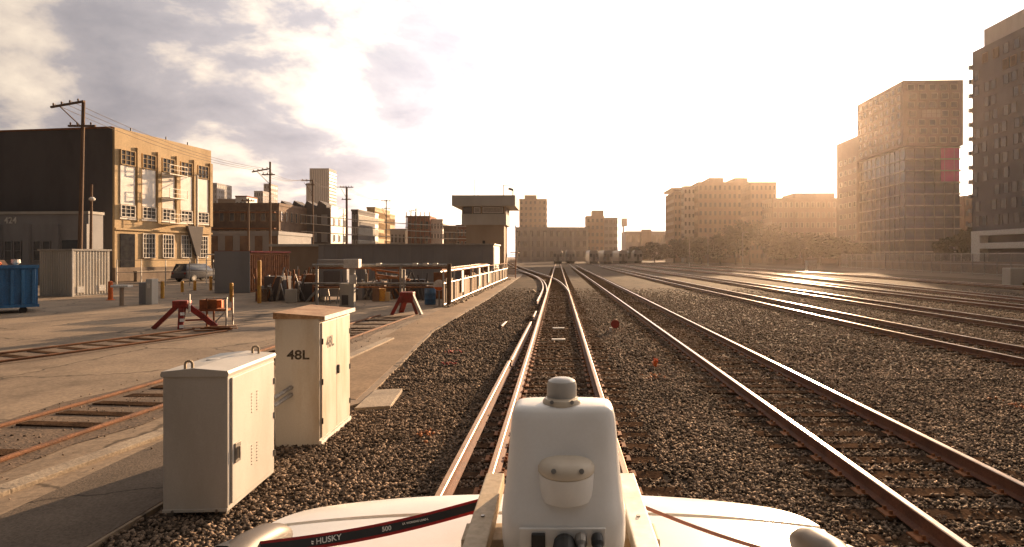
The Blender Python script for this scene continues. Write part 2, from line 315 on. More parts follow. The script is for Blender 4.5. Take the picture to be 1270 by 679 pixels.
def track(name, label, pts, near, step=3.0, heads=(M_rail, M_railtop), zr=0.02, group=None, far_ties=True, tie_from=None):
    P = dense(pts, step); t = thing(name, label, 'railway track', (0, 0, 0), 0, group)
    for s in (-1, 1): sweep(P, s * .7525, zr).build('rail', list(heads), t)
    Q = np.array(dense(pts, 0.52)); y0 = Q[0, 1] if tie_from is None else tie_from
    plates = MB(); farm = MB()
    for i in range(len(Q) - 1):
        x, y = Q[i]
        if y < y0: continue
        an = -math.atan2(Q[i + 1, 0] - x, Q[i + 1, 1] - y)
        if y < near:
            o = link('tie', random.choice((tie_me, tie_me2)), t, (x + random.gauss(0, .03), y + random.gauss(0, .012), zr - 0.006 + random.gauss(0, .006)), an + random.gauss(0, .012), (random.uniform(.97, 1.04), random.uniform(.9, 1.1), 1))
            for s in (-1, 1):
                cx = x + s * .7525 * math.cos(an); cy = y + s * .7525 * math.sin(an)
                plates.box(cx - .17, cy - .095, zr - .005, cx + .17, cy + .095, zr + .011)
                for q in (-.1, .1):
                    for w in (-.05, .06): plates.box(cx + q - .016, cy + w - .012, zr, cx + q + .016, cy + w + .012, zr + .045)
            TIES.append((x, y))
        elif far_ties and y < 130:
            c, sn = math.cos(an), math.sin(an)
            farm.add([(x + u * c - v * sn, y + u * sn + v * c, zr - .006 + w) for u, v, w in ((-1.3, -.115, 0), (1.3, -.115, 0), (1.3, .115, 0), (-1.3, .115, 0), (-1.3, -.115, -.1), (1.3, -.115, -.1))], [(0, 1, 2, 3), (0, 4, 5, 1)])
    if plates.v: tag(plates.build('tie_plates', M_rust, t), kind='stuff')
    if farm.v: tag(farm.build('distant_ties', M_tie, t), kind='stuff')
    return t
track('railway_track', 'straight railway track running ahead from under the white vehicle', [(0, -3), (0, 60), (0, 130), (0, 232)], 46, heads=(M_rail, M_railtan))
track('railway_track', 'railway track just right of the white vehicle, with shiny curving rail heads', [(4.17, -3), (4.17, 50), (4.1, 130), (4.17, 232)], 40)
track('railway_track', 'third railway track from the left of the main yard, beyond the wide ballast strip', [(12.6, 4), (11.6, 16), (11.35, 32), (11.1, 48), (11.0, 130), (11.7, 232)], 20)
track('railway_track', 'fourth railway track of the main yard, right of the wide ballast strip', [(17.3, 6), (16.7, 20), (16.6, 46), (16.3, 130), (16.5, 232)], 20)
track('railway_track', 'railway track with bright sun glints between the fourth track and the far fence', [(22.6, 14), (22.4, 40), (23.5, 60), (22.5, 130), (22, 232)], 14)
track('railway_track', 'railway track curving away nearest but one to the far right fence', [(25.2, 18), (27.5, 45), (29.5, 70), (29, 130), (27, 232)], 14)
track('railway_track', 'outermost railway track in front of the far right fence', [(36.5, 40), (37.5, 60), (39, 95), (38, 140), (33, 232)], 14)
# diverging track of the turnout
t = thing('turnout_track', 'track curving left off the straight track towards the control tower', 'railway track')
dv = [(-.0, 40), (-.22, 48), (-.62, 56), (-1.3, 65), (-3.2, 81), (-5.6, 100), (-8.6, 126), (-13, 165), (-17, 205)]
for s in (-1, 1): sweep(dense(dv, 2.0), s * .7525, 0.022).build('rail', [M_rail, M_railtop], t)
farm = MB()
for x, y in dense([q for q in dv if q[1] > 64], 0.55): farm.box(x - 1.35, y - .11, -.1, x + 1.35, y + .11, .012)
tag(farm.build('distant_ties', M_tie, t), kind='stuff')
o = sweep(dense([(-1.12, 31), (-1.16, 45), (-1.55, 55), (-3.1, 74), (-5.1, 88), (-8, 104)], 2.0), 0, 0.025).build('guard_rail', [M_rail, M_railtop])
tag(o, 'single outer rail curving left beside the turnout', 'rail')
# loose rails on the tie ends left of the main track
tag(sweep([(-1.24, 3.0), (-1.21, 6.0), (-1.13, 13.4)], 0, 0.02).build('loose_rail', [M_rail, M_railtan]), 'long loose rail lying on the tie ends left of the main track', 'rail')
tag(sweep([(-1.10, 13.5), (-1.05, 18.0), (-1.0, 21.4)], 0, 0.02).build('loose_rail', [M_rail, M_railtan]), 'second loose rail section beyond the joint on the tie ends', 'rail')
tag(sweep([(-.99, 23.2), (-.97, 25.6)], 0, 0.02).build('loose_rail', [M_rail, M_railtan]), 'short leftover bit of rail farther along the tie ends', 'rail')
tag(sweep([(-2.05, 21.0), (-2.0, 22.4)], 0, -0.08).build('rail_scrap', [M_rail, M_railtop]), 'short pale rail scrap half buried in the ballast left of the loose rails', 'rail')

# rusty tracks sunk in the yard paving
def sunk(label, pts):
    t = thing('sunken_track', label, 'railway track'); P = dense(pts, 1.0)
    n = len(P); mb = MB(); V = []
    for i, (x, y) in enumerate(P):
        a = Vector(P[max(i - 1, 0)]); b = Vector(P[min(i + 1, n - 1)]); d = (b - a).normalized()
        for s in (-1, 1):
            w = 1.12 + .10 * math.sin(y * 2.1 + s) + random.uniform(-.05, .05)
            V.append((x + d.y * s * w, y - d.x * s * w, 0.0385))
    mb.add(V, [(2 * i, 2 * i + 1, 2 * i + 3, 2 * i + 2) for i in range(n - 1)])
    mb.build('track_bed', M_dirt, t)
    for s in (-1, 1): sweep(P, s * .7525, -0.075).build('rail', [M_rustrail, M_rustrail], t)
    Q = dense(pts, 0.62)
    for i in range(0, len(Q) - 1):
        x, y = Q[i]
        if random.random() < 0.75 and y > 4:
            an = -math.atan2(Q[i + 1][0] - x, Q[i + 1][1] - y)
            link('tie', random.choice((tie_me, tie_me2)), t, (x, y, 0.052 + random.uniform(-.01, .01)), an + random.gauss(0, .02), (random.uniform(.4, .52), 1, 1))
    return t
sunk('rusty track sunk in the paving left of the two cabinets', [(-8.1, 2), (-7.62, 8), (-7.3, 12), (-7.15, 18.5), (-6.9, 25.4)])
sunk('farther rusty track sunk in the yard paving at the left edge', [(-17.5, 8), (-14.0, 14.5), (-12.5, 18.4), (-11.9, 20.2)])

# ---------------------------------------------------------------- ballast stones
OCT = np.array([(1, 0, 0), (-1, 0, 0), (0, 1, 0), (0, -1, 0), (0, 0, 1), (0, 0, -1)], np.float32)
OF = np.array([(0, 2, 4), (2, 1, 4), (1, 3, 4), (3, 0, 4), (2, 0, 5), (1, 2, 5), (3, 1, 5), (0, 3, 5)], np.int32)
def stones(name, x, y, z, r, m):
    n = len(x); V = OCT[None] * (r[:, None, None] * rng.uniform(.6, 1.35, (n, 6, 1))).astype(np.float32)
    V = V + rng.normal(0, .22, (n, 6, 3)) * r[:, None, None]
    a = rng.uniform(0, 2 * np.pi, n); b = rng.uniform(-1, 1, n)
    ca, sa, cb, sb = np.cos(a)[:, None], np.sin(a)[:, None], np.cos(b)[:, None], np.sin(b)[:, None]
    X, Y, Z = V[..., 0], V[..., 1], V[..., 2]
    Y, Z = Y * cb - Z * sb, Y * sb + Z * cb
    X, Y = X * ca - Y * sa, X * sa + Y * ca
    W = np.stack([X + x[:, None], Y + y[:, None], Z * .8 + z[:, None]], 2).reshape(-1, 3)
    Fc = (OF[None] + (np.arange(n) * 6)[:, None, None]).reshape(-1, 3)
    return link(name, npmesh(name, W, Fc, m))
def scatter(n, x0, x1, y0, y1, pw, rlo, rhi):
    y = y0 + (y1 - y0) * rng.random(n) ** pw; half = 1.0
    x = rng.uniform(0, 1, n); xl = np.maximum(x0, -0.97 * y - .5); xr = np.minimum(x1, 1.0 * y + 2.5); x = xl + (xr - xl) * x
    ed = np.interp(y, [-6, 4, 8, 9.6, 10.2, 14, 20, 36, 60], [-4.3, -4.15, -4.05, -3.75, -3.45, -3.75, -4.25, -4.2, -4.5])
    k = (x > ed + rng.normal(.05, .07, n)) & (rng.random(n) < np.clip((y1 - y) / (.45 * (y1 - y0)), 0, 1) ** (1.0 if y1 > 20 else .25))
    # keep rails and most of the tie tops clear
    for c in (0, 4.17, 11.7, 16.6):
        u = np.abs(x - c); k &= ~(np.abs(u - .7525) < .10)
        on = (u < 1.3) & (np.abs((y - (-3)) / .52 - np.round((y + 3) / .52)) * .52 < .12) & (y < 46)
        k &= ~(on & (rng.random(n) < (.985 if c == 0 else .90)))
    k &= ~((x > -3.5) & (x < -2.86) & (y > 9.75) & (y < 11.2))
    x, y = x[k], y[k]; r = rng.uniform(rlo, rhi, len(x)); up = np.zeros(len(x))
    for c in (0, 4.17, 11.7, 16.6):
        up[(np.abs(x - c) < 1.32) & (np.abs((y + 3) / .52 - np.round((y + 3) / .52)) * .52 < .13)] = .022
    return x, y, np.maximum(hgt(x, y), up - .004) + r * .25, r
s1 = scatter(112000, -4.2, 13, 3.0, 13, 1.25, .014, .032)
tag(stones('ballast_stones', *s1, M_stone), 'loose grey brown ballast stones covering the near ground', 'ballast', kind='stuff')
s2 = scatter(110000, -4.5, 32, 12.2, 48, 1.25, .022, .045)
tag(stones('ballast_stones', *s2, M_stone), 'coarse ballast stones between the tracks farther off', 'ballast', kind='stuff')
n = 1500; y = rng.uniform(4, 24, n); x = np.interp(y, [2, 8, 12, 18.5, 25.4], [-8.1, -7.62, -7.3, -7.15, -6.9]) + rng.normal(.2, .75, n)
tag(stones('track_rubble', x, y, np.full(n, .045), rng.uniform(.006, .020, n), M_stone), 'scattered rubble along the sunken rusty track', 'rubble', kind='stuff')
n = 900; y = rng.uniform(29, 64, n); x = -5.55 + rng.normal(0, .12, n)
tag(stones('fence_rubble', x, y, np.full(n, .06), rng.uniform(.03, .10, n), M_kerb), 'pale rubble and litter along the foot of the board fence', 'rubble', kind='stuff')
def paint_patch(label, x, y, m, n=16, s=.12):
    xx = rng.normal(x, s, n); yy = rng.normal(y, s * 1.3, n)
    tag(stones('painted_stones', xx, yy, np.full(n, .03), rng.uniform(.018, .035, n), m), label, 'stones', kind='stuff')
M_pinkp = mat('pink marking paint', (0.55, 0.12, 0.10), (0.3, 0.1, 0.08), 0.8, island=.3); M_orgp = mat('orange marking paint', (0.42, 0.16, 0.06), (0.25, 0.11, 0.05), 0.8, island=.3)
paint_patch('pink sprayed ballast stones left of the loose rails, the farther of two', PX(562, GD(437)), GD(437), M_pinkp)
paint_patch('pink sprayed ballast stones left of the loose rails, the nearer of two', PX(558, GD(452)), GD(452), M_pinkp)
paint_patch('orange tinted ballast stones near the stencilled cabinet', PX(528, GD(540)), GD(540), M_orgp, 20, .1)
paint_patch('orange tinted ballast stones at the far right of the wide ballast strip', PX(1262, GD(505)), GD(505), M_orgp, 26, .14)
paint_patch('orange sprayed ballast stones below the orange marker', PX(812, GD(468)), GD(468), M_orgp, 18, .12)

# ---------------------------------------------------------------- vehicle roof in the foreground
CX = -.035
v = thing('rail_vehicle', 'white vehicle with roof rails in the foreground, carrying a sensor on a wooden frame', 'vehicle', (CX, 0, 0))
def roof_ring(y, hw, zc, drop): return [(hw * u, y, zc - drop * abs(u) ** 2.6) for u in np.linspace(-1, 1, 33)]
def roof_piece(name, ys, mb_mat):
    V = []; k = 33
    for y in ys:
        e = max(0.0, (y - 1.33) / .15); hw = .652 - .075 * max(0, min(1, e)) ** 2.2; zc = 2.004 - .004 * (max(0, y - 1.0) / .47) ** 2 - (.006 * e ** 3)
        V += roof_ring(y, hw, zc, .035)
    m = len(ys); fs = [(j * k + i, j * k + i + 1, (j + 1) * k + i + 1, (j + 1) * k + i) for j in range(m - 1) for i in range(k - 1)]
    top = MB().add(V, fs)
    low = len(V); top.v += [(x, y, z - .02) for x, y, z in V]; top.f += [tuple(low + i for i in f[::-1]) for f in fs]; top.m = [0] * len(top.f)
    rim = [j * k for j in range(m)]; rim2 = [j * k + k - 1 for j in range(m)]
    for L in (list(range(k)), [(m - 1) * k + i for i in range(k)], rim, rim2):
        for a_, b_ in zip(L[:-1], L[1:]): top.f.append((a_, b_, b_ + low, a_ + low)); top.m.append(0)
    return top.build(name, mb_mat, v, smooth=True)
roof_piece('roof_panel', [-1.6, -1.2, -.6, 0, .4, .8, 1.1, 1.25, 1.345], M_white)
roof_piece('roof_front_panel', [1.362, 1.38, 1.40, 1.42, 1.44, 1.46, 1.48], M_white)
seal = []
for y in (1.335, 1.372): seal += [(x, y, z - .008) for x, y, z in roof_ring(y, .628, 1.994, .035)]
k = 33; MB().add(seal, [(i, i + 1, k + i + 1, k + i) for i in range(k - 1)]).build('roof_seal', M_black, v)
# body below the roof
b = MB().prism([(-.95, .55), (.95, .55), (.97, .95), (.93, 1.22), (-.93, 1.22), (-.97, .95)], -2.6, 2.9); b.build('body', M_white, v, bevel=.06, smooth=True)
hd = MB().loft([[(-.9, 2.0, 1.2), (.9, 2.0, 1.2), (.84, 2.0, 1.3), (-.84, 2.0, 1.3)], [(-.86, 2.85, 1.1), (.86, 2.85, 1.1), (.78, 2.85, 1.17), (-.78, 2.85, 1.17)]]); hd.build('hood', M_white, v, bevel=.03, smooth=True)
gl = MB().loft([[(-.9, -2.3, 1.22), (.9, -2.3, 1.22), (.9, 2.1, 1.22), (-.9, 2.1, 1.22)], [(-.60, -1.55, 1.945), (.60, -1.55, 1.945), (.54, 1.40, 1.945), (-.54, 1.40, 1.945)]]); gl.build('cabin_glass', M_glass, v)
for sx in (-1, 1):
    MB().tube((sx * .90, 2.08, 1.22), (sx * .56, 1.42, 1.94), .035).build('pillar', M_white, v)
    for yy in (-1.7, 1.9):
        w = MB().tube((sx * .78, yy, .5), (sx * .99, yy, .5), .36, 24).build('wheel', M_black, v, bevel=.03); MB().tube((sx * .985, yy, .5), (sx * 1.0, yy, .5), .2, 16).build('rim', M_galv, w)
        MB().tube((sx * .72, yy + .75, .37), (sx * .79, yy + .75, .37), .18, 20).build('rail_wheel', M_steel, v)
# roof rails
M_railgrey = mat('brushed grey roof rail', (0.10, 0.083, 0.068), (0.075, 0.062, 0.05), 0.45, spec=0.25, fine=0.05)
for sx, tipy, x0 in ((-1, 1.235, -.545), (1, 1.215, .535)):
    rings = []
    for y, rw, rh in ((tipy + .012, .004, .004), (tipy, .018, .018), (tipy - .02, .027, .028), (tipy - .06, .035, .040), (tipy - .13, .037, .048), (.2, .037, .048), (-1.2, .037, .048)):
        xx = x0 + sx * .035 * min(1, (tipy + .012 - y) / .3)
        rings.append([(xx + rw * math.cos(a), y, 2.0 + rh * .5 + rh * math.sin(a)) for a in np.linspace(0, 2 * math.pi, 17)[:-1]])
    rl = MB().loft(rings).build('roof_rail', M_railgrey, v, smooth=True)
    MB().tube((x0 + sx * .030, tipy - .145, 2.012), (x0 + sx * .031, tipy - .19, 2.022), .053, 18).build('strap_loop', M_black, rl)

# wooden frame
fr = thing('lumber_rack', 'pale lumber rack lashed across the white vehicle roof under the sensor', 'rack', (0.005, 0, 0))
for sx in (-1, 1):
    MB().box(sx * .150 - .021, .35, 2.062, sx * .150 + .021, 1.345, 2.098).build('board', M_board if sx < 0 else M_wht, fr, bevel=.003)  # right board: strong sunlight on the lumber painted as white
for yy in (.50, .68, .86, 1.0, 1.14): MB().box(-.19, yy - .035, 2.0, .19, yy + .035, 2.0605).build('cross_plank', M_board, fr, bevel=.003)
for sx in (-1, 1):
    for yy in (.98, 1.12): MB().tube((sx * .150, yy, 2.098), (sx * .150, yy, 2.1005), .004, 8).build('screw', M_steel, fr)

# straps
def strap(name, label, A, B, w, up, txt, wm=None):
    A, B = Vector(A), Vector(B); d = (B - A).normalized(); nrm = (Vector(up) - d * Vector(up).dot(d)).normalized(); sd_ = nrm.cross(d).normalized()
    root = thing(name, label, 'strap', A); L = (B - A).length; N = 16
    def ribbon(wd, off, th):
        mb = MB(); rings = []
        for i in range(N + 1):
            s = i / N; p = d * L * s + Vector((0, 0, -.012 * math.sin(math.pi * s))) + nrm * off
            a_ = sd_ * wd / 2; rings.append([p - a_, p + a_, p + a_ + nrm * th, p - a_ + nrm * th])
        return mb.loft(rings)
    ribbon(w, 0, .0015).build('webbing', wm or M_red, root)
    if txt: ribbon(w * .58, .0016, .0006).build('printed_stripe', M_black, root)
    for body, size, s, dv_ in txt:
        me = text_mesh(body, size, M_wht, .0002, .0002); p = d * L * s + Vector((0, 0, -.012 * math.sin(math.pi * s))) + nrm * .0027 + sd_ * dv_
        ang = Matrix((-d, -sd_, nrm)).transposed() if False else Matrix((d, sd_, nrm)).transposed()
        o = link('lettering', me, root, p); o.rotation_euler = ang.to_euler()
        if body == 'HUSKY':      # zigzag emblem before the word
            zg = MB()
            for (a0, b0), (a1, b1) in (((-.040, -.003), (-.034, .001)), ((-.034, .001), (-.036, .004)), ((-.034, .001), (-.028, -.003)), ((-.036, .004), (-.027, .001))): zg.bar((a0, b0, .0003), (a1, b1, .0003), .0022, .0004)
            e_ = zg.build('emblem', M_wht, root, p); e_.rotation_euler = ang.to_euler()
    return root
strap('tie_down_strap', 'red and black tie-down strap with white lettering on the left of the roof', (-.585, 1.095, 2.045), (-.168, 1.265, 2.058), .027, (.25, -.80, .62),
      [('HUSKY', .0150, .315, .000), ('500', .0125, .56, .000), ('LB. WORKING LOAD LIMIT', .0052, .70, .001)])
strap('tie_down_strap', 'thin twisted strap crossing the right side of the roof', (.175, 1.265, 2.058), (.53, 1.04, 2.035), .009, (.30, -.5, .80), [], mat('worn strap edge', (.42, .17, .09), (.25, .08, .05), .7))

# sensor
sn = thing('sensor_unit', 'white plastic sensor housing with two round caps and rear connectors', 'sensor', (.010, 0, 0))
def sring(hw, y0, y1, z, n=56, e=5.0):
    out = []; cy = (y0 + y1) / 2; hy = (y1 - y0) / 2
    for i in range(n):
        a = 2 * math.pi * i / n; c, s = math.cos(a), math.sin(a); rr = (abs(c) ** e + abs(s) ** e) ** (-1 / e)
        out.append((hw * rr * c, cy + hy * rr * s, z))
    return out
prof = [(.099, .945, 1.34, 2.0985), (.107, .930, 1.352, 2.106), (.109, .925, 1.354, 2.125), (.109, .925, 1.354, 2.160), (.108, .929, 1.348, 2.172), (.105, .940, 1.335, 2.190), (.102, .955, 1.30, 2.215), (.099, .974, 1.25, 2.25), (.096, .992, 1.195, 2.285), (.093, 1.008, 1.14, 2.313), (.090, 1.015, 1.122, 2.324), (.085, 1.023, 1.11, 2.330), (.075, 1.034, 1.10, 2.333)]
shell = MB().loft([sring(*q[:3], q[3]) for q in prof]).build('housing', M_shell, sn, smooth=True)
bs = MB().lathe([(.040, 0), (.046, .003), (.0475, .010), (.0465, .040), (.046, .043)], (.004, .976, 2.196), 36, sy=1.08).build('camera_boss', M_shell, sn, smooth=True)
MB().lathe([(.045, 0), (.0475, .003), (.0475, .010), (.042, .018), (.032, .0225), (.016, .025)], (.004, .976, 2.2385), 36, sy=1.06).build('cap', M_cap, bs, smooth=True)
for q in (-.021, .024): MB().tube((.004 + q, .936, 2.2525), (.004 + q, .932, 2.2545), .0042, 10).build('screw', M_steel, bs)
MB().lathe([(.010, 0), (.008, .004), (.004, .006)], (.004, .995, 2.263), 14).build('cap_button', M_cap, bs, smooth=True)
dm = MB().lathe([(.033, 0), (.035, .004), (.035, .014), (.031, .019)], (-.003, 1.062, 2.322), 32).build('scanner_base', M_cap, sn, smooth=True)
MB().lathe([(.0275, 0), (.0275, .024), (.025, .031), (.018, .035), (.008, .037)], (-.003, 1.078, 2.338), 32).build('scanner_dome', M_greydome, dm, smooth=True)
for q in (-.018, .018): MB().tube((q - .003, 1.034, 2.339), (q - .003, 1.031, 2.3405), .0035, 8).build('screw', M_steel, dm)
pn = MB().box(-.072, .9205, 2.116, .066, .926, 2.168).build('connector_panel', M_shell, sn, bevel=.002)
MB().box(-.052, .913, 2.138, -.030, .9204, 2.162).build('socket', M_black, pn, bevel=.002)
MB().lathe([(.0165, 0), (.018, .01), (.018, .03), (.012, .045), (.007, .06)], (0, 0, 0), 20).build('cable_plug', M_black, pn, (0, .918, 2.148)).rotation_euler = (R(105), 0, 0)
for q in (.026, .052):
    MB().lathe([(.009, 0), (.010, .004), (.010, .014), (.007, .02), (.0055, .045)], (0, 0, 0), 16).build('cable_connector', M_steel if q < .03 else M_black, pn, (q, .918, 2.157)).rotation_euler = (R(115), 0, 0)
    MB().path([(q, .885, 2.130), (q + .006, .86, 2.11), (q + .012, .82, 2.099), (q + .015, .70, 2.0985)], .004, 8).build('cable', M_black, pn)
MB().path([(0, .87, 2.125), (.002, .84, 2.108), (.004, .76, 2.105), (.004, .62, 2.105)], .007, 8).build('cable', M_black, pn)

# ---------------------------------------------------------------- cabinets
def cabinet1():
    c = thing('signal_cabinet', 'shorter light grey steel cabinet with two lifting eyes and one louvred door', 'cabinet', (-3.92, 5.76, .0), R(3.0))
    W, D, H = .625, 1.06, 1.475
    MB().box(0, 0, .05, W, D, H - .05).build('body', M_cab1, c, bevel=.008)
    MB().prism([(-.012, H - .075), (W + .012, H - .075), (W + .018, H - .045), (W + .006, H - .018), (W * .5, H + .012), (-.006, H - .018), (-.018, H - .045)], -.018, D + .02).build('roof', M_cab1, c, bevel=.004)
    for x, y in ((.06, .06), (W - .06, .06), (.06, D - .06), (W - .06, D - .06)): MB().box(x - .035, y - .035, -.03, x + .035, y + .035, .049).build('foot', M_steel, c)
    MB().box(.0, -.013, .055, W, -.001, .085).build('base_flange', M_cab1, c, bevel=.003)
    for x in (.10, W - .1): MB().tube((x, -.02, .07), (x, -.012, .07), .014, 8).build('bolt', M_steel, c)
    d = MB().box(W + .002, .055, .11, W + .020, D - .045, H - .10).build('door', M_cab1, c, bevel=.005)
    for y0, z0 in ((.42, .92), (.42, .36)):
        for k in range(2):
            for j in range(7): MB().bar((W + .023, y0 + k * .12 + .035, z0 + j * .033), (W + .023, y0 + k * .12 + .075, z0 + j * .033), .008, .012).build('louvre', M_cab1, d)
    MB().box(W + .021, .09, .50, W + .034, .20, .70).build('handle_plate', M_steel, d, bevel=.003)
    MB().bar((W + .05, .14, .66), (W + .05, .14, .54), .02, .022).build('handle', M_galv, d, bevel=.004)
    for z in (.30, .74, 1.14): MB().tube((W + .022, D - .05, z - .035), (W + .022, D - .05, z + .035), .013, 10).build('hinge', M_steel, d)
    for y, x in ((.02, .24), (D - .1, .46)):
        e = MB()
        pts = [(x - .035, y, H - .01), (x - .035, y, H + .055), (x - .018, y, H + .078), (x + .018, y, H + .078), (x + .035, y, H + .055), (x + .035, y, H - .01)]
        for p_, q_ in zip(pts[:-1], pts[1:]): e.bar(p_, q_, .022, .016, up=(0, 1, 0))
        e.build('lifting_eye', M_kerb, c)
    MB().lathe([(.07, 0), (.068, .008), (.05, .014)], (.20, .55, H - .004), 18).build('vent_cap', M_cab1, c)
    for q in (.12, .52): MB().box(q, -.006, 1.16, q + .07, -.0005, 1.28).build('cover_plate', M_cab1, c, bevel=.002)
cabinet1()
def cabinet2():
    c = thing('signal_cabinet', 'taller cream steel cabinet stencilled 48L with double doors and rusty top', 'cabinet', (-3.875, 7.95, .0), R(2))
    W, D, H = .60, 1.27, 1.74
    MB().box(0, 0, -.02, W, D, H).build('body', M_cab2, c, bevel=.008)
    rf = MB().add([(-.02, -.02, H + .001), (W + .07, -.02, H + .001), (W + .07, D + .03, H + .001), (-.02, D + .03, H + .001), (-.02, -.02, H + .09), (W + .07, -.02, H + .035), (W + .07, D + .03, H + .035), (-.02, D + .03, H + .09)], [(3, 2, 1, 0), (4, 5, 6, 7), (0, 1, 5, 4), (1, 2, 6, 5), (2, 3, 7, 6), (3, 0, 4, 7)]).build('roof', M_rustroof, c, bevel=.004)
    MB().box(W + .071, -.022, H - .02, W + .082, D + .032, H + .04).build('drip_edge', M_wht, rf)
    for k, (y0, y1) in enumerate(((.05, .63), (.638, D - .04))):
        d = MB().box(W + .002, y0, .09, W + .020, y1, H - .06).build('door', M_cab2, c, bevel=.005)
        for z in (.32, .86, 1.42): MB().tube((W + .02, y0 + .01 if k == 0 else y1 - .01, z - .04), (W + .02, y0 + .01 if k == 0 else y1 - .01, z + .04), .013, 10).build('hinge', M_black, d)
        if k == 1: MB().box(W + .021, y0 + .012, .86, W + .045, y0 + .065, .99).build('handle', M_black, d, bevel=.006)
        if k == 0:
            o = link('stencil_number', text_mesh('48L', .18, M_stencil, .0048), d, (W + .0212, y0 + .30, 1.37)); o.rotation_euler = (R(90), 0, R(90)); o.scale = (1.15, 1.2, 1)
    o = link('stencil_number', text_mesh('48L', .175, M_stencil, .0048), c, (W * .52, -.0015, 1.24)); o.rotation_euler = (R(90), 0, 0); o.scale = (1.15, 1, 1)
    MB().box(W + .001, -.001, -.02, W + .03, D, .06).build('base_flange', M_wht, c)
    for z in (.70, .80):
        q = MB().path([(.22, .0, z), (.22, -.14, z), (.20, -.28, z - .02), (.17, -.42, z - .05)], .028, 10).build('conduit', M_galv, c)
cabinet2()

# ---------------------------------------------------------------- buildings
WINCACHE = {}
def winmesh(w, h, nx, ny, frame, pane, fw=.08, dep=.10):
    key = (round(w, 2), round(h, 2), nx, ny, frame.name, pane.name, fw, dep)
    if key in WINCACHE: return WINCACHE[key]
    mb = MB(); mb.box(-w / 2 + fw, -dep * .35, -h / 2 + fw, w / 2 - fw, -.004, h / 2 - fw, 1)
    mb.box(-w / 2, -dep, -h / 2, -w / 2 + fw, 0, h / 2); mb.box(w / 2 - fw, -dep, -h / 2, w / 2, 0, h / 2)
    mb.box(-w / 2 + fw, -dep, h / 2 - fw, w / 2 - fw, 0, h / 2); mb.box(-w / 2 + fw, -dep - .04, -h / 2, w / 2 - fw, 0, -h / 2 + fw)
    for i in range(1, nx): x = -w / 2 + w * i / nx; mb.box(x - fw * .3, -dep * .8, -h / 2 + fw, x + fw * .3, -dep * .36, h / 2 - fw)
    for j in range(1, ny): z = -h / 2 + h * j / ny; mb.box(-w / 2 + fw, -dep * .78, z - fw * .3, w / 2 - fw, -dep * .36, z + fw * .3)
    WINCACHE[key] = mb.mesh('window', [frame, pane]); return WINCACHE[key]
def on_face(b, face, W, D, u, z, me, name='window'):
    if face == 'n': return link(name, me, b, (u, 0, z), 0)
    if face == 'r': return link(name, me, b, (W, u, z), R(90))
    if face == 'l': return link(name, me, b, (0, u, z), R(-90))
def grid_windows(b, face, W, D, us, zs, me, skip=0.0):
    for z in zs:
        for u in us:
            if random.random() >= skip: on_face(b, face, W, D, u, z, me)
def block(name, label, cat, x, y, W, D, H, m, rz=0.0, parapet=.5, roofm=None):
    b = thing(name, label, cat, (x, y, 0), rz)
    MB().box(0, 0, -.3, W, D, H).build('wall', m, b)
    if parapet: MB().box(-.12, -.12, H - parapet, W + .12, D + .12, H + .02).build('cornice', roofm or m, b)
    return b

# big cream warehouse on the left
b = thing('warehouse', 'big warehouse with dark blank side and sunlit cream front of tall windows', 'building', (-44.5, 58, 0), R(-8))
H = 15.5; L = 13.2
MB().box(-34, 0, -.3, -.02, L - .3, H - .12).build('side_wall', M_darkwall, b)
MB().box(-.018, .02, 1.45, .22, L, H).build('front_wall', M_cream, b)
MB().box(-.017, .0, -.3, .30, L + .02, 1.449).build('plinth', M_plinth, b)
MB().box(-34.1, -.08, H - .118, -.021, L, H + .06).build('roof_edge', M_rust, b)
bay = winmesh(1.72, 1.55, 3, 3, M_cream, M_glassw, .07, .16); bay2 = winmesh(1.72, 1.25, 3, 3, M_wht, M_glassw, .07, .16)
blank = MB().box(-.84, -.07, -1.97, .84, 0, 1.97).mesh('panel', mat('glass with painted sky reflection', (.88, .85, .80), (.78, .74, .68), .25, fine=.03, scale=1.0))  # white colour stands for bright sky reflected in the panes
loww = winmesh(1.55, 2.6, 4, 5, M_wht, M_glassw, .07, .14)
for k in range(5):
    u = 1.45 + k * 2.58
    on_face(b, 'r', .22, L, u, 12.65, bay); on_face(b, 'r', .22, L, u, 9.85, blank, 'bright_pane'); on_face(b, 'r', .22, L, u, 7.2, bay2)
    MB().box(.221, u - .95, 6.35, .36, u + .95, 6.52).build('sill', M_wht, b)
    if k: on_face(b, 'r', .22, L, u, 3.7, loww)
    MB().box(.221, u + 1.07, 6.2, .40, u + 1.5, 13.9).build('pilaster', M_cream, b)
MB().box(.221, .6, 1.45, .30, 2.3, 4.9).build('loading_door', M_glass, b)
MB().box(.305, -.05, 5.25, .42, L, 5.45).build('string_course', M_cream, b)
for z in (6.25, 9.0, 11.6):
    fe = MB().box(.41, 5.5, z - .05, 1.5, 8.0, z + .03); 
    for q in (5.5, 6.75, 8.0): fe.bar((1.47, q, z), (1.47, q, z + 1.0), .05, .05)
    fe.bar((1.47, 5.5, z + 1.0), (1.47, 8.0, z + 1.0), .05, .05); fe.bar((1.47, 5.5, z + .5), (1.47, 8.0, z + .5), .04, .04); fe.build('fire_escape_platform', M_galv, b)
MB().tube((.36, 10.75, 1.4), (.36, 10.75, 12.2), .11).build('downpipe', M_wht, b)
MB().loft([[(.41, 8.9, 6.1), (.41, 11.3, 6.1), (.75, 11.3, 6.1), (.75, 8.9, 6.1)], [(.41, 10.4, 2.6), (.41, 10.9, 2.6), (.65, 10.9, 2.6), (.65, 10.4, 2.6)]]).build('dark_wedge', M_darkwall, b)  # dark tapering wedge on the front wall
for u in (2, 6.5, 9.6): MB().tube((.1, u, H), (.1, u, H + .35), .06).build('roof_vent', M_black, b)

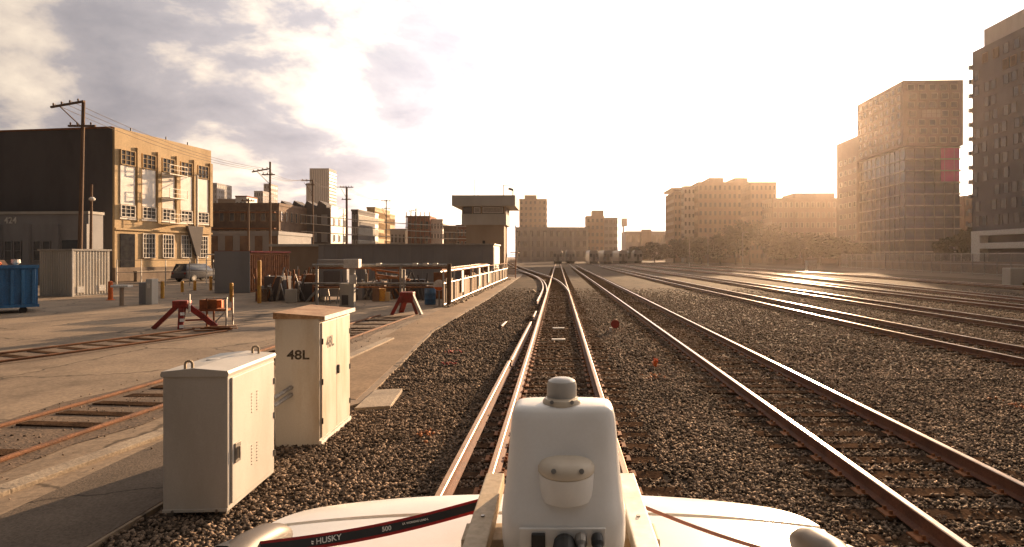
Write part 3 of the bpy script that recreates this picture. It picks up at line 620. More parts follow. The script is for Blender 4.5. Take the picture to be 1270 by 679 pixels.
# low grey building in front of it
b = thing('grey_workshop', 'low grey workshop with pilasters and dark openings at the left edge', 'building', (-69.0, 56.0, 0), R(-4))
MB().box(0, 0, -.3, 25.2, 1.6, 6.6).build('wall', M_greyd, b); MB().box(-.1, -.12, 6.55, 25.3, 1.65, 6.8).build('cornice', M_pale, b)
for k in range(7):
    u = 25.0 - k * 2.9; MB().box(u - .3, -.30, -.3, u + .3, -.002, 5.6).build('pilaster', M_greysheet, b)
    if k < 6:
        if k in (0, 5): MB().box(u - 2.4, -.06, -.2, u - .5, -.003, 4.1).build('loading_door', M_glass, b)
        else:
            for q in (-1.05, -2.0): on_face(b, 'n', 0, 0, u + q, 3.1, winmesh(.8, 1.9, 1, 2, M_greyd, M_glassw, .07, .1))
o = link('house_number', text_mesh('424', .85, M_wht, .01, .02), b, (17.4, -.03, 5.95)); o.rotation_euler = (R(90), 0, 0)

# white shed
b = thing('metal_shed', 'pale corrugated metal shed standing in front of the grey workshop', 'shed', (PX(90, 36.9), 36.9, 0), R(-15))
MB().box(-2.85, 0, 0, 0, 2.35, 2.95).build('wall', M_pale, b)
MB().box(-2.95, -.08, 2.951, .08, 2.43, 3.06).build('roof', M_galv, b)
for k in range(12): MB().box(.001, .08 + k * .19, .12, .035, .17 + k * .19, 2.9).build('rib', M_cab2, b)
for k in range(14): MB().box(-2.8 + k * .2, -.03, .1, -2.7 + k * .2, -.001, 2.92).build('rib', M_pale, b)
for yy, zz in ((.45, .45), (1.8, .5)): MB().box(.036, yy - .2, zz - .2, .06, yy + .2, zz + .2).build('vent', M_wht, b)
MB().box(-.04, -.05, 0, .06, .05, 2.95).build('corner_trim', M_wht, b)

# long grey shed
def longshed():
    b = thing('long_shed', 'long low grey metal shed behind the pipe rack', 'shed', (PX(395, 57), 57, 0))
    W = PX(612, 57) - PX(395, 57); H_ = PZ(304, 57)
    MB().box(0, 0, -.2, W, 6, H_).build('wall', M_greysheet, b); MB().box(-.1, -.15, H_ + .001, W + .12, 6.1, H_ + .12).build('roof', M_galv, b)
    for k in range(int(W / 1.2)): MB().box(k * 1.2 + .55, -.03, 0, k * 1.2 + .61, -.001, H_).build('panel_seam', M_greysheet, b)
    MB().box(W + .001, .3, 0, W + .05, 5.6, H_ - .2).build('end_panel', M_wht, b)  # sunlit end of the grey shed, the light put into a white colour
    b = thing('tan_shed', 'tan shed with pale roof edge left of the long grey shed', 'shed', (PX(338, 60), 60, 0))
    W = PX(398, 60) - PX(338, 60)
    MB().box(0, 0, -.2, W, 5, 3.6).build('wall', M_tan, b); MB().box(-.2, -.4, 3.601, W + 3.6, 5.2, 3.85).build('roof', M_pale, b)
longshed()

# rusty container with grey end
b = thing('shipping_container', 'rusty orange container with a grey end panel behind the yellow posts', 'container', (PX(267, 40.7), 40.7, 0))
MB().box(0, 0, .05, 2.42, 6, 2.85).build('box', M_rust, b)
MB().box(-.03, -.05, .0, 2.44, -.001, 2.95).build('end_panel', M_greysheet, b)
for k in range(20): MB().box(2.421, .2 + k * .29, .2, 2.47, .34 + k * .29, 2.7).build('rib', M_rust, b)
MB().box(-.04, -.049, 2.86, 2.52, 6.03, 2.98).build('top_rail', M_redpaint, b)

# control tower
T = 67.0
b = thing('control_tower', 'tan railway control tower with a glazed cab and wide flat roof', 'tower', (PX(578, T), T, 0))
SW = PX(625, T) - PX(578, T)
MB().box(0, 0, -.2, SW, 4.6, 6.2).build('shaft', M_tan, b)
MB().box(-.45, -.4, 6.201, SW + .3, 5.0, 7.45).build('cab_wall', M_pale, b)
MB().box(-.35, -.3, 7.451, SW + .2, 4.9, 8.3).build('cab_core', M_glassw, b)
MB().box(-1.4, -1.4, 8.301, SW + 1.4, 6.0, 9.5).build('roof', M_pale, b, bevel=.03)
for u0, u1 in ((.95, 1.7), (1.95, 4.3)): 
    f = MB().box(u0, -.36, 7.55, u1, -.302, 8.22).build('window', M_wht, b); MB().box(u0 + .08, -.375, 7.62, u1 - .08, -.361, 8.15).build('pane', M_galv, f)
for u in (-.35, .8, 1.82, SW + .1): MB().box(u - .07, -.35, 7.452, u + .07, -.29, 8.3).build('mullion', M_tan, b)
for u in (.2, 1.6, 3.0, 4.4): MB().box(SW + .201, u - .07, 7.452, SW + .26, u + .07, 8.3).build('mullion', M_wht, b)
MB().tube((.9, .4, 9.5), (.9, .4, 11.6), .03).build('antenna', M_steel, b); MB().tube((1.3, .6, 9.5), (1.3, .6, 10.5), .03).build('antenna', M_steel, b)
at_ = MB().tube((4.3, .4, 9.5), (4.3, .4, 10.9), .04); at_.bar((4.2, .4, 10.8), (5.6, .4, 10.9), .05, .05)
for q in range(6): at_.bar((4.3 + q * .25, .1, 10.83), (4.3 + q * .25, .8, 10.95), .03, .03)
at_.build('yagi_antenna', M_steel, b)
MB().tube((SW + 1.1, -.8, 9.5), (SW + 1.1, -.8, 10.2), .05).build('floodlight_post', M_steel, b); MB().bar((SW + .6, -.9, 10.3), (SW + 1.1, -.8, 10.15), .3, .22).build('floodlight', M_steel, b)
sta = MB()
for k in range(14): sta.box(SW + .35, 1 + k * .28, .2 + k * .2, SW + 1.3, 1.28 + k * .28, .26 + k * .2)
sta.bar((SW + 1.3, 1, 1.1), (SW + 1.3, 4.9, 3.9), .05, .05); sta.box(SW + .3, 4.9, 3.0, SW + 1.35, 6.2, 3.1); sta.build('stair', M_tan, b)
MB().box(1.9, -.03, 4.0, 2.2, -.001, 4.4).build('lamp_box', M_black, b)
for u in (SW + .2, SW + 1.3): MB().tube((u, .6, 0), (u, .6, 6.2), .05).build('stair_post', M_rust, b)

# ---- backdrop left
def simple(name, label, px0, px1, top, d, depth, m, cols, rows, frame=None, rz=0, faces='n', pane=None, wf=.6, hf=.55, parapet=.5, cat='building', base=1.0, sidecols=None, skip=0.0, roofm=None):
    x0, x1 = PX(px0, d), PX(px1, d); W = x1 - x0; H = PZ(top, d)
    b = block(name, label, cat, x0, d, W, depth, H, m, rz, parapet, roofm)
    if cols and rows:
        sw = W / cols; sh = (H - base - .6) / rows; me = winmesh(sw * wf, sh * hf, 2 if sw * wf > 1.6 else 1, 1, frame or m, pane or M_glassw, .1, .12)
        if 'n' in faces: grid_windows(b, 'n', W, depth, [sw * (i + .5) for i in range(cols)], [base + sh * (j + .5) for j in range(rows)], me, skip)
        sc_ = sidecols or max(1, int(depth / sw)); s2 = depth / sc_; me2 = winmesh(s2 * wf, sh * hf, 1, 1, frame or m, pane or M_glassw, .1, .12)
        for f in 'rl':
            if f in faces: grid_windows(b, f, W, depth, [s2 * (i + .5) for i in range(sc_)], [base + sh * (j + .5) for j in range(rows)], me2, skip)
    return b
b = simple('warehouse', 'low grey building with dark bays between concrete piers', 256, 345, 287, 86, 12, M_greyd, 0, 0)
W_ = PX(345, 86) - PX(256, 86)
for k in range(5): MB().box(.6 + k * 2.2, -.08, 0, 1.7 + k * 2.2, -.001, 5.6).build('bay_door', M_brown, b)
b = simple('wooden_building', 'brown timber building with stacked balconies behind the low grey bays', 256, 346, 252, 108, 16, M_brown, 7, 3, M_tan, faces='nr', wf=.5)
for z in (4.2, 7.6, 10.6): MB().box(-.1, -1.1, z, 13.2, -.125, z + .22).build('balcony', M_rust, b)
b = simple('row_building', 'dark grey block with saw-tooth parapet and a sunlit white end wall', 343, 409, 258, 120, 9.5, M_darkwall, 5, 3, M_greyd, faces='n', wf=.55, pane=M_greyd)
Wd = PX(409, 120) - PX(343, 120); Hd = PZ(258, 120)
for k in range(4): MB().prism([(.4 + k * 2.6, Hd), (2.5 + k * 2.6, Hd), (2.5 + k * 2.6, Hd + .5), (1.0 + k * 2.6, Hd + 1.5)], 0, 4).build('roof_gable', M_darkwall, b)
MB().box(Wd + .121, .1, 0, Wd + .2, 9.5, Hd + .4).build('end_wall', M_wht, b)
for k in range(3):
    for z in (3, 6.4, 9.8): on_face(b, 'r', Wd + .2, 9.5, 1.8 + k * 2.9, z, winmesh(.9, 1.5, 1, 1, M_wht, M_glassw))
simple('row_building', 'narrow dark block with white stripes right of the saw-tooth block', 436, 444, 260, 150, 14, M_darkwall, 2, 4, faces='nr', frame=M_wht)
simple('row_building', 'narrow pale block just left of the yellow apartment block', 446, 453, 262, 165, 12, M_wht, 2, 4, faces='nr')
simple('apartment_block', 'sunlit yellow apartment block behind the utility poles', 455, 465, 257, 180, 16, M_cream, 3, 5, faces='nr')
simple('apartment_block', 'lower yellow apartment block right of the taller yellow one', 467, 477, 264, 190, 12, M_cream, 3, 4, faces='nr')
b = simple('scaffolded_building', 'red building wrapped in timber scaffolding left of the control tower', 505, 533, 268, 170, 9, M_brick, 4, 3, faces='n')
sc = MB()
for q in range(6): sc.bar((q * 1.35, -1, 4), (q * 1.35, -1, 15.5), .22, .22)
for z in (5, 8, 11, 14): sc.bar((-.3, -1, z), (7, -1, z), .2, .2)
sc.build('scaffold', M_wood, b)
simple('townhouse', 'white block with small dark windows standing for the sunlit side of the scaffolded red building', 534, 549, 272, 172, 10, M_wht, 4, 4, faces='nr', frame=M_wht)  # sunlit side of the red building, its light put into the white
simple('townhouse', 'brown brick house immediately left of the control tower', 550, 566, 280, 150, 10, M_brown, 3, 2, faces='nr')
simple('townhouse', 'orange brick house partly behind the control tower', 566, 580, 279, 152, 10, M_brick, 3, 3, faces='nr', frame=M_pale)
b = simple('skyscraper', 'tall ribbed grey skyscraper on the left skyline', 384, 408, 209, 600, 20, M_far, 0, 0, parapet=0)
Hs = PZ(209, 600)
for k in range(9): MB().box(k * 2.3 + .2, -.5, 0, k * 2.3 + .9, -.01, Hs - 2).build('rib', M_pale, b)
MB().box(-4.5, 2, 0, -.01, 18, Hs - 15).build('annex', M_far, b)
for k in range(24): MB().box(20.01, .5, 10 + k * 3.4, 20.3, 19.5, 11.6 + k * 3.4).build('window_band', M_glassw, b)
simple('high_rise', 'small blue grey office tower just right of the cream warehouse', 258, 269, 227, 480, 22, M_greyd, 3, 14, faces='nr', parapet=0)
simple('high_rise', 'squat pale tower left of the second utility pole', 315, 326, 237, 460, 18, M_far, 4, 12, faces='nr', parapet=0)
simple('high_rise', 'slim pale tower behind the second utility pole', 327, 335, 228, 520, 14, M_far, 2, 14, faces='nr', parapet=0)
simple('townhouse', 'white house with red gable on the left skyline', 292, 306, 243, 230, 8, M_wht, 3, 3, faces='n', roofm=M_brick)
simple('townhouse', 'low tan houses on the skyline beside the row of poles', 270, 292, 247, 235, 10, M_tan, 5, 3, faces='n')
simple('townhouse', 'pale low house left of the scaffolded building', 484, 503, 284, 175, 8, M_far, 4, 2, faces='n')

# ---- far centre
D0 = 300
b = simple('station_building', 'long pale station building with tall piers at the end of the tracks', 639, 729, 282, D0, 14, M_far, 11, 3, faces='n', wf=.55, hf=.6, frame=M_pale, roofm=M_greyd)
for k in range(6): MB().box(k * 7.3 + .3, -.6, 0, k * 7.3 + 1.3, -.01, 15).build('pier', M_pale, b)
b = simple('high_rise', 'brown high-rise slab behind the station left of centre', 644, 678, 247, 390, 16, M_tan, 6, 10, faces='nr', wf=.5)
MB().box(3.5, 1, PZ(247, 390) + .03, 11.5, 12, PZ(244, 390) + 1).build('penthouse', M_tan, b)
b = simple('office_block', 'stepped brown office block right of the station building', 727, 749, 268, 320, 14, M_tan, 4, 6, faces='nr', wf=.6)
MB().box(3.4, 1, PZ(268, 320) + .03, 9.7, 12, PZ(261, 320)).build('penthouse', M_tan, b)
simple('office_block', 'grey glazed office block at the right end of the stepped block', 749, 766, 270, 322, 14, M_greyd, 3, 6, faces='nr', wf=.8)
b = thing('floodlight_mast', 'tall stadium floodlight mast on the skyline right of the office block', 'mast', (PX(773, 420), 420, 0))
MB().tube((0, 0, 0), (0, 0, 29), .9, 8, .6).build('mast', M_steel, b); MB().box(-1.4, -.5, 24, 2.8, .5, 30).build('lamp_frame', M_steel, b)
b = simple('long_hall', 'low long hall with rounded skyline right of the floodlight mast', 776, 834, 287, 360, 25, M_far, 9, 2, faces='n', wf=.7)
MB().box(9.5, -3, 0, 15.5, -.2, PZ(285, 360)).build('entrance_block', M_tan, b)

# ---- right apartments
b = simple('apartment_block', 'narrow apartment wing at the left end of the hazy right-hand blocks', 836, 849, 238, 250, 20, M_tan, 3, 9, faces='nl', wf=.5)
MB().box(-1.2, -.5, PZ(236, 250), 4.6, 18, PZ(233, 250)).build('roof_overhang', M_tan, b)
b = simple('apartment_block', 'pale apartment bay with large windows next to the narrow wing', 848, 867, 231, 245, 20, M_pale, 4, 9, faces='nl', wf=.65, frame=M_wht)
b = simple('apartment_block', 'broad hazy apartment block with stepped roof below the sun', 866, 932, 226, 238, 24, M_tan, 11, 9, faces='nl', wf=.55)
MB().box(5, 2, PZ(226, 238) + .03, 11, 14, PZ(220, 238)).build('penthouse', M_tan, b); MB().box(15.5, 2, PZ(226, 238) + .03, 21, 14, PZ(220, 238)).build('penthouse', M_tan, b)
simple('apartment_block', 'lower right end of the hazy apartment block beside the glare', 931, 963, 226, 226, 24, M_tan, 6, 9, faces='nl', wf=.55)
b = simple('apartment_block', 'long six-storey apartment building between the glare and the stepped tower', 958, 1038, 246, 215, 24, M_tower, 12, 6, faces='nl', wf=.55, frame=M_pale)
MB().box(9, 2, PZ(246, 215) + .03, 24, 14, PZ(239, 215)).build('penthouse', M_tower, b)

# ---- stepped tower
b = thing('apartment_tower', 'tall taupe apartment tower with punched windows over a glazed lower block', 'tower', (97, 163, 0), R(-2))
TH, MID = PZ(100, 163), PZ(181, 163)
MB().box(0, 0, MID, 16.4, 27, TH).build('upper_block', M_tower, b)
MB().box(.9, .9, -.3, 16.0, 27, MID - .001).build('lower_block', M_glassw, b)
MB().box(-.05, 26.9, -.3, 8, 42, PZ(180, 205)).build('rear_wing', M_tower, b)
wt1 = winmesh(1.9, 1.75, 1, 1, M_pale, M_glassw, .14, .2)
for j in range(7):
    z = MID + 1.6 + j * (TH - MID - 1.2) / 7
    for i in range(5):
        if j == 3 and i in (1, 2): continue
        on_face(b, 'n', 0, 0, 2.0 + i * 2.95 + .5 * (j % 2), z, wt1)
    for i in range(8): on_face(b, 'l', 0, 0, 2 + i * 3.2 + .5 * (j % 2), z, wt1)
on_face(b, 'n', 0, 0, 7.6, MID + 1.6 + 3 * (TH - MID - 1.2) / 7, winmesh(5.6, 2.6, 4, 2, M_tower, M_galv, .2, .2))
fl = (MID - 1) / 10
for j in range(11): MB().box(.55, .55, .4 + j * fl, 16.3, 27.05 - .1, .75 + j * fl).build('floor_band', M_pale, b)
for j in range(10):
    for i in range(6): MB().box(.9 + i * 2.7 - .06, .72, .75 + j * fl, .9 + i * 2.7 + .06, .899, .4 + (j + 1) * fl).build('mullion', M_pale, b)
    for i in range(9): MB().box(.72, 3.4 + i * 2.7 - .06, .75 + j * fl, .899, 3.4 + i * 2.7 + .06, .4 + (j + 1) * fl).build('mullion', M_pale, b)
for j in (7, 8, 9): MB().box(10.8, .74, .76 + j * fl, 15.9, .895, .39 + (j + 1) * fl).build('coloured_panel', M_pink, b)
for j in range(9):
    for i in range(4): on_face(b, 'l', 0, 0, 28.6 + i * 3.3, 5 + j * 3.7, wt1)
# ---- dark slate tower at the right edge
b = thing('slate_tower', 'dark slate apartment tower with scattered small windows at the right edge', 'tower', (91, 98, 0), R(0))
ST = PZ(72, 131)
MB().box(0, 0, 7.5, 22, 29.5, ST).build('upper_block', M_slate, b)
MB().box(1.2, .5, -.3, 22, 28.5, 7.499).build('ground_floor', M_slate, b)
MB().box(1.2, -1, ST + .001, 20, 27.6, ST + 4.2).build('penthouse', M_pale, b)
wsl = winmesh(1.5, 2.1, 1, 1, M_slate, M_glassw, .1, .15); wsp = winmesh(1.5, 2.1, 1, 1, M_tan, M_brown, .1, .15)
for j in range(12):
    for i in range(11):
        if random.random() < .72: on_face(b, 'l', 0, 0, 1.6 + i * 2.65 + random.uniform(-.5, .5), 10.2 + j * 3.15, wsp if (j > 9 and random.random() < .5) else wsl)
for j in range(12): MB().box(-.5, 29.501, 9.0 + j * 3.15, 1.2, 30.1, 9.9 + j * 3.15).build('balcony', M_galv, b)
MB().box(-.8, -3, 7.0, 1.0, 28.8, 8.0).build('podium_band', M_wht, b); MB().box(-.8, -3, 4.2, 1.0, 28.8, 5.4).build('podium_band', M_wht, b)
MB().box(-.79, 26.2, 1.2, 1.0, 28.81, 6.999).build('podium_end', M_wht, b)
# low background building between the towers
simple('row_building', 'small brown building seen in the gap between the two tall towers', 1196, 1216, 243, 190, 10, M_brown, 3, 6, faces='n')

# ---------------------------------------------------------------- trains at the buffer stops
def coach(label, x, y):
    t = thing('passenger_coach', label, 'train', (x, y, 0), 0, 'coaches standing at the station')
    pr = [(-1.5, .9), (1.5, .9), (1.55, 2.2), (1.5, 3.8), (1.15, 4.6), (-1.15, 4.6), (-1.5, 3.8), (-1.55, 2.2)]
    MB().prism(pr, 0, 25).build('body', M_galv, t, bevel=.08)
    MB().box(-1.3, .5, .18, 1.3, 24.5, .899).build('underframe', M_black, t)
    for u in (-.95, .95): MB().box(u - .4, -.03, 2.4, u + .4, -.001, 3.4).build('windscreen', M_glass, t)
    MB().box(-.4, -.05, 1.1, .4, -.002, 3.2).build('end_door', M_darkwall, t)
    for u in (-1.1, 1.1): MB().tube((u, -.08, 1.5), (u, -.001, 1.5), .14, 10).build('headlight', M_wht, t)
    for z in (1.9, 3.5): MB().box(1.551, 1.5, z - .35, 1.57, 23.5, z + .35).build('window_strip', M_glass, t)
    MB().box(-.5, -.5, .75, .5, -.052, 1.05).build('coupler', M_black, t)
coach('silver coach standing on the straight track directly ahead', 0, 188)
coach('silver coach on the track immediately right of the one straight ahead', 4.17, 192)
coach('silver coach in the middle of the station tracks', 11.55, 186)
coach('silver coach on the fourth track at the station', 16.4, 190)
coach('silver coach on the fifth track, right of the others', 22.1, 196)
coach('rightmost silver coach in front of the trees', 27.6, 200)

# ---------------------------------------------------------------- utility poles and wires
def pole(label, px, top, d, arms, lean=0, r=.17):
    x = PX(px, d); h = PZ(top, d); p = thing('utility_pole', label, 'pole', (x, d, 0), 0, 'wooden utility poles of the yard')
    MB().tube((0, 0, -.2), (lean, 0, h), r, 10, r * .7).build('pole', M_wood, p)
    ends = []
    for (z, x0, x1, n) in arms:
        lx = lean * (h + z) / h
        a = MB().bar((lx + x0, -.15, h + z + (.0 if abs(x0) < 2 else -.45)), (lx + x1, -.15, h + z), .13, .15).build('crossarm', M_wood, p)
        for i in range(n):
            s = (i + .3) / n; q = (lx + x0 + (x1 - x0) * s, -.15, h + z + (.0 if abs(x0) < 2 else -.45 * (1 - s)))
            MB().lathe([(.03, 0), (.06, .08), (.06, .16), (.03, .22)], (q[0], q[1], q[2] + .07), 8).build('insulator', M_brown, a)
            ends.append((x + q[0], d - .15, q[2] + .25))
        if abs(x0) > 1: MB().bar((lx + x0 * .75, -.16, h + z - .3), (lx, -.16, h + z - 2.0), .06, .06).build('brace', M_wood, p)
    return ends
e1 = pole('tallest utility pole in front of the dark warehouse side, arm on its left', 98, 125, 45, [(-.1, -2.4, .15, 4), (-2.0, -1.0, 1.1, 4)], .35)
e2 = pole('second utility pole from the left with a one-sided top arm', 335, 201, 76, [(-.9, -2.3, .1, 4), (-1.7, -1.0, .7, 3)])
e3 = pole('third utility pole from the left, in front of the grey skyscraper', 388, 223, 98, [(-.2, -1.9, .1, 3), (-.9, -1.2, .4, 2)])
e4 = pole('fourth utility pole from the left with thick double crossarms', 430, 232, 110, [(-.1, -1.3, 1.3, 5), (-2.4, -.9, .9, 3)], 0, .26)
e5 = pole('slim fifth utility pole with two crossarms right of the yellow block', 479, 248, 140, [(-.3, -1.2, 1.3, 4), (-2.2, -1.1, 1.1, 4)])
e6 = pole('sixth utility pole behind the scaffolded red building', 516, 258, 165, [(-.6, -2.0, .2, 4)])
pole('short dark pole with crossarm in front of the brown timber building', 308, 246, 80, [(-.4, -.9, .9, 3)])
b = thing('lamp_pole', 'short pole with a round lamp beside the tallest utility pole', 'lamp', (PX(112, 46), 46, 0))
MB().tube((0, 0, 0), (.1, 0, PZ(229, 46)), .11, 8, .08).build('pole', M_wood, b); MB().lathe([(.06, 0), (.2, .08), (.22, .2), (.1, .32)], (.3, -.2, PZ(250, 46)), 12).build('lamp_shade', M_wht, b)
MB().bar((.1, 0, PZ(246, 46)), (.3, -.2, PZ(246, 46)), .05, .05).build('bracket', M_steel, b)
wi = 0
def wire(a, c, sag, label):
    a, c = Vector(a), Vector(c); pts = [a.lerp(c, i / 10) + Vector((0, 0, -sag * 4 * (i / 10) * (1 - i / 10))) for i in range(11)]
    tag(MB().path(pts, .022, 4).build('overhead_wire', M_wire), label, 'wire', 'overhead wires between the utility poles')
for A_, B_, nm in ((e1, e2, 'first and second'), (e2, e3, 'second and third'), (e3, e4, 'third and fourth'), (e4, e5, 'fourth and fifth'), (e5, e6, 'fifth and sixth')):
    for i, wd in zip(range(3), ('upper', 'middle', 'lower')): wire(A_[i], B_[i], .8, f'{wd} thin overhead wire between the {nm} utility poles')
for k, (z0, z1, wd) in enumerate(((7.6, 6.6, 'uppermost'), (6.6, 5.8, 'middle'), (5.6, 5.0, 'lowest'))):
    pts = [(-31 + i * 2.4, 70 + i * 1.2, z0 + (z1 - z0) * i / 9 - .25 * math.sin(math.pi * i / 9)) for i in range(10)]
    tag(MB().path(pts, .05, 5).build('cable_bundle', M_galv), f'{wd} of three sagging pale cables in front of the dark blocks', 'cable')

# ---------------------------------------------------------------- trees
def crown_mesh(seed, n=4200):
    r = np.random.default_rng(seed); k = 15
    th = r.uniform(0, 2 * np.pi, k); cz = r.uniform(-.75, .9, k); rr = np.sqrt(np.clip(1 - cz**2, .15, 1)) * r.uniform(.35, .85, k)
    C = np.stack([rr * np.cos(th), rr * np.sin(th), cz * .8], 1); S = r.uniform(.22, .42, k)
    w = r.integers(0, k, n); d = r.normal(size=(n, 3)); d /= np.linalg.norm(d, axis=1)[:, None]
    P = C[w] + d * (S[w] * r.uniform(.55, 1.05, n))[:, None]
    a = r.normal(size=(n, 3)); a /= np.linalg.norm(a, axis=1)[:, None]; b_ = np.cross(a, r.normal(size=(n, 3))); b_ /= np.linalg.norm(b_, axis=1)[:, None]
    s = r.uniform(.035, .085, n)[:, None]
    V = np.stack([P - a * s, P + b_ * s * .6, P + a * s, P - b_ * s * .6], 1).reshape(-1, 3); Fc = np.arange(4 * n).reshape(-1, 4)
    return npmesh('crown', V, Fc, M_leaf)
CROWNS = [crown_mesh(i) for i in range(4)]
def tree(label, px, base_d, h, w):
    x = PX(px, base_d); t = thing('tree', label, 'tree', (x, base_d, 0), random.uniform(0, 6), 'trees along the far right side of the yard')
    tr = MB().tube((0, 0, -.1), (.1, 0, h * .45), .22, 7, .14)
    for k in range(4): a = k * 1.6; tr.tube((.1, 0, h * (.3 + .04 * k)), (math.cos(a) * w * .3, math.sin(a) * w * .3, h * .68), .10, 5, .05)
    tr.build('trunk', M_bark, t); link('crown', random.choice(CROWNS), t, (0, 0, h * .62), random.uniform(0, 6), (w * .62, w * .62, h * .50))
spots = [(794, 210, 5.5, 9, 'leftmost round tree at the end of the coaches'), (812, 215, 7, 9, 'tree just right of the leftmost round tree'), (836, 200, 7.5, 9, 'tree below the left edge of the hazy apartments'),
         (852, 205, 8.5, 8, 'tree in front of the narrow apartment wing'), (870, 190, 8, 8, 'bushy tree in front of the pale apartment bay'), (893, 195, 9, 9, 'tree in front of the middle of the hazy apartments'),
         (912, 180, 11, 9, 'taller tree before the broad apartment block'), (930, 176, 12, 9, 'tallest tree below the glare'), (952, 182, 11, 10, 'broad tree right of the tallest tree'),
         (974, 178, 9, 9, 'tree in front of the left end of the six-storey building'), (996, 170, 8.5, 9, 'tree in front of the middle of the six-storey building'), (1018, 165, 8, 9, 'tree near the right end of the six-storey building'),
         (1040, 160, 7, 8, 'tree at the left foot of the taupe tower'), (1066, 150, 5.5, 6, 'small tree in front of the taupe tower'), (1172, 140, 6.5, 4, 'small tree at the right foot of the taupe tower'), (1190, 138, 7.5, 4, 'slender tree between the two tall towers'), (1205, 134, 9, 4.5, 'tree by the left foot of the slate tower')]
for px, d, h, w, lb in spots: tree(lb, px, d, h, w)

# ---------------------------------------------------------------- fence right, lamp posts, wall
b = thing('chain_link_fence', 'long chain-link fence along the far right side of the yard', 'fence', (0, 0, 0))
fp = [(66, 135), (60, 84), (56, 60), (54, 44)]
def lerp_path(P, step):
    out = []
    for (x0, y0), (x1, y1) in zip(P[:-1], P[1:]):
        L_ = math.hypot(x1 - x0, y1 - y0); n_ = int(L_ / step)
        out += [(x0 + (x1 - x0) * i / n_, y0 + (y1 - y0) * i / n_) for i in range(n_)]
    return out + [P[-1]]
fpt = lerp_path(fp, 2.8); post = MB().tube((0, 0, -.1), (0, 0, 3.0), .06, 6).mesh('post', M_steel)
for x, y in fpt: link('post', post, b, (x, y, 0))
for z in (.15, 1.5, 2.95): MB().path([(x, y, z) for x, y in fp], .035, 5).build('rail', M_steel, b)
mw = bpy.data.materials.new('chain link'); mw.use_nodes = True; nt = mw.node_tree; pb = nt.nodes['Principled BSDF']; pb.inputs['Base Color'].default_value = (.2, .17, .15, 1); pb.inputs['Roughness'].default_value = .6
ge = nt.nodes.new('ShaderNodeNewGeometry'); vr = nt.nodes.new('ShaderNodeTexWave'); vr.inputs['Scale'].default_value = 6; vr.wave_type = 'BANDS'; vr.bands_direction = 'DIAGONAL'; nt.links.new(ge.outputs['Position'], vr.inputs[0])
gt = nt.nodes.new('ShaderNodeMath'); gt.operation = 'GREATER_THAN'; gt.inputs[1].default_value = .62; nt.links.new(vr.outputs['Fac'], gt.inputs[0]); nt.links.new(gt.outputs[0], pb.inputs['Alpha'])
mesh_ = MB()
for (x0, y0), (x1, y1) in zip(fp[:-1], fp[1:]): mesh_.add([(x0, y0, .1), (x1, y1, .1), (x1, y1, 2.95), (x0, y0, 2.95)], [(0, 1, 2, 3)])
mesh_.build('wire_mesh', mw, b)
w = MB().plan([(70, 140), (63, 86), (60, 62), (58, 44), (58.4, 44), (60.4, 62), (63.4, 86), (70.4, 140)], -.1, 1.8)
tag(w.build('boundary_wall', M_brown), 'long low brown wall behind the chain-link fence', 'wall')
for px, d, lb in ((855, 150, 'leftmost thin lamp post in front of the hazy trees'), (878, 146, 'middle thin lamp post in front of the hazy trees'), (921, 140, 'rightmost thin lamp post in front of the tallest tree')):
    b = thing('lamp_post', lb, 'lamp post', (PX(px, d), d, 0), 0, 'thin lamp posts in front of the trees')
    MB().tube((0, 0, -.1), (0, 0, 8.2), .11, 8, .07).build('post', M_galv, b); MB().bar((0, 0, 8.15), (.9, -.2, 8.35), .10, .08).build('arm', M_galv, b); MB().box(.8, -.35, 8.3, 1.4, -.05, 8.42).build('lamp_head', M_galv, b)
b = thing('concrete_block', 'pale concrete block standing at the right edge beside the tracks', 'block', (PX(1257, 52), 52, 0))
MB().box(-.65, -.5, -.05, .65, .5, 1.55).build('block', M_pale, b, bevel=.05); MB().bar((.2, -.9, .1), (2.6, -1.2, 1.1), .3, .3).build('timber_prop', M_wood, b)
b = thing('relay_box', 'small grey relay box in front of the trees right of centre', 'cabinet', (PX(1006, 108), 108, 0))
MB().box(-.9, -.5, 0, .9, .5, 1.7).build('body', M_galv, b, bevel=.03); MB().box(-1, -.6, 1.701, 1, .6, 1.8).build('lid', M_galv, b)

# ---------------------------------------------------------------- left yard things
b = thing('dumpster', 'blue ribbed steel dumpster on castors at the left edge', 'dumpster', (PX(47, 26.7), 26.7, 0), R(42))
MB().box(-6, 0, .3, 0, .06, 2.1).build('side_panel', M_blue, b); MB().box(-6, 2.2, .3, 0, 2.26, 2.1).build('side_panel', M_blue, b); MB().box(-.06, .061, .3, 0, 2.199, 2.1).build('end_panel', M_blue, b); MB().box(-6, .061, .3, -.061, 2.199, .36).build('floor', M_blue, b)
for k in range(16): MB().box(-.20 - k * .36, -.09, .42, -.08 - k * .36, -.001, 2.0).build('rib', M_blue, b, bevel=.01)
MB().box(-6.05, -.11, 2.05, .05, -.092 + .15, 2.2).build('rim', M_blue, b); MB().box(-6.05, -.11, .28, .05, -.001, .41).build('bottom_rail', M_blue, b)
for x in (-.5, -5.4): MB().tube((x, .1, .14), (x, .3, .14), .15, 14).build('wheel', M_black, b)
for k in range(9):
    x0 = -.8 - k * .6
    MB().bar((x0, .4 + .1 * (k % 3), 1.6), (x0 - random.uniform(.2, 1.2), 1.3, 2.35 + random.uniform(0, .35)), .22, .12).build('scrap', random.choice((M_brown, M_tan, M_wood)), b)
MB().bar((-1.3, .3, 2.2), (-2.2, .5, 3.0), .35, .2).build('scrap', M_org, b); MB().lathe([(.05, 0), (.17, .1), (.15, .25)], (-.75, .4, 2.2), 10).build('scrap', M_wht, b)

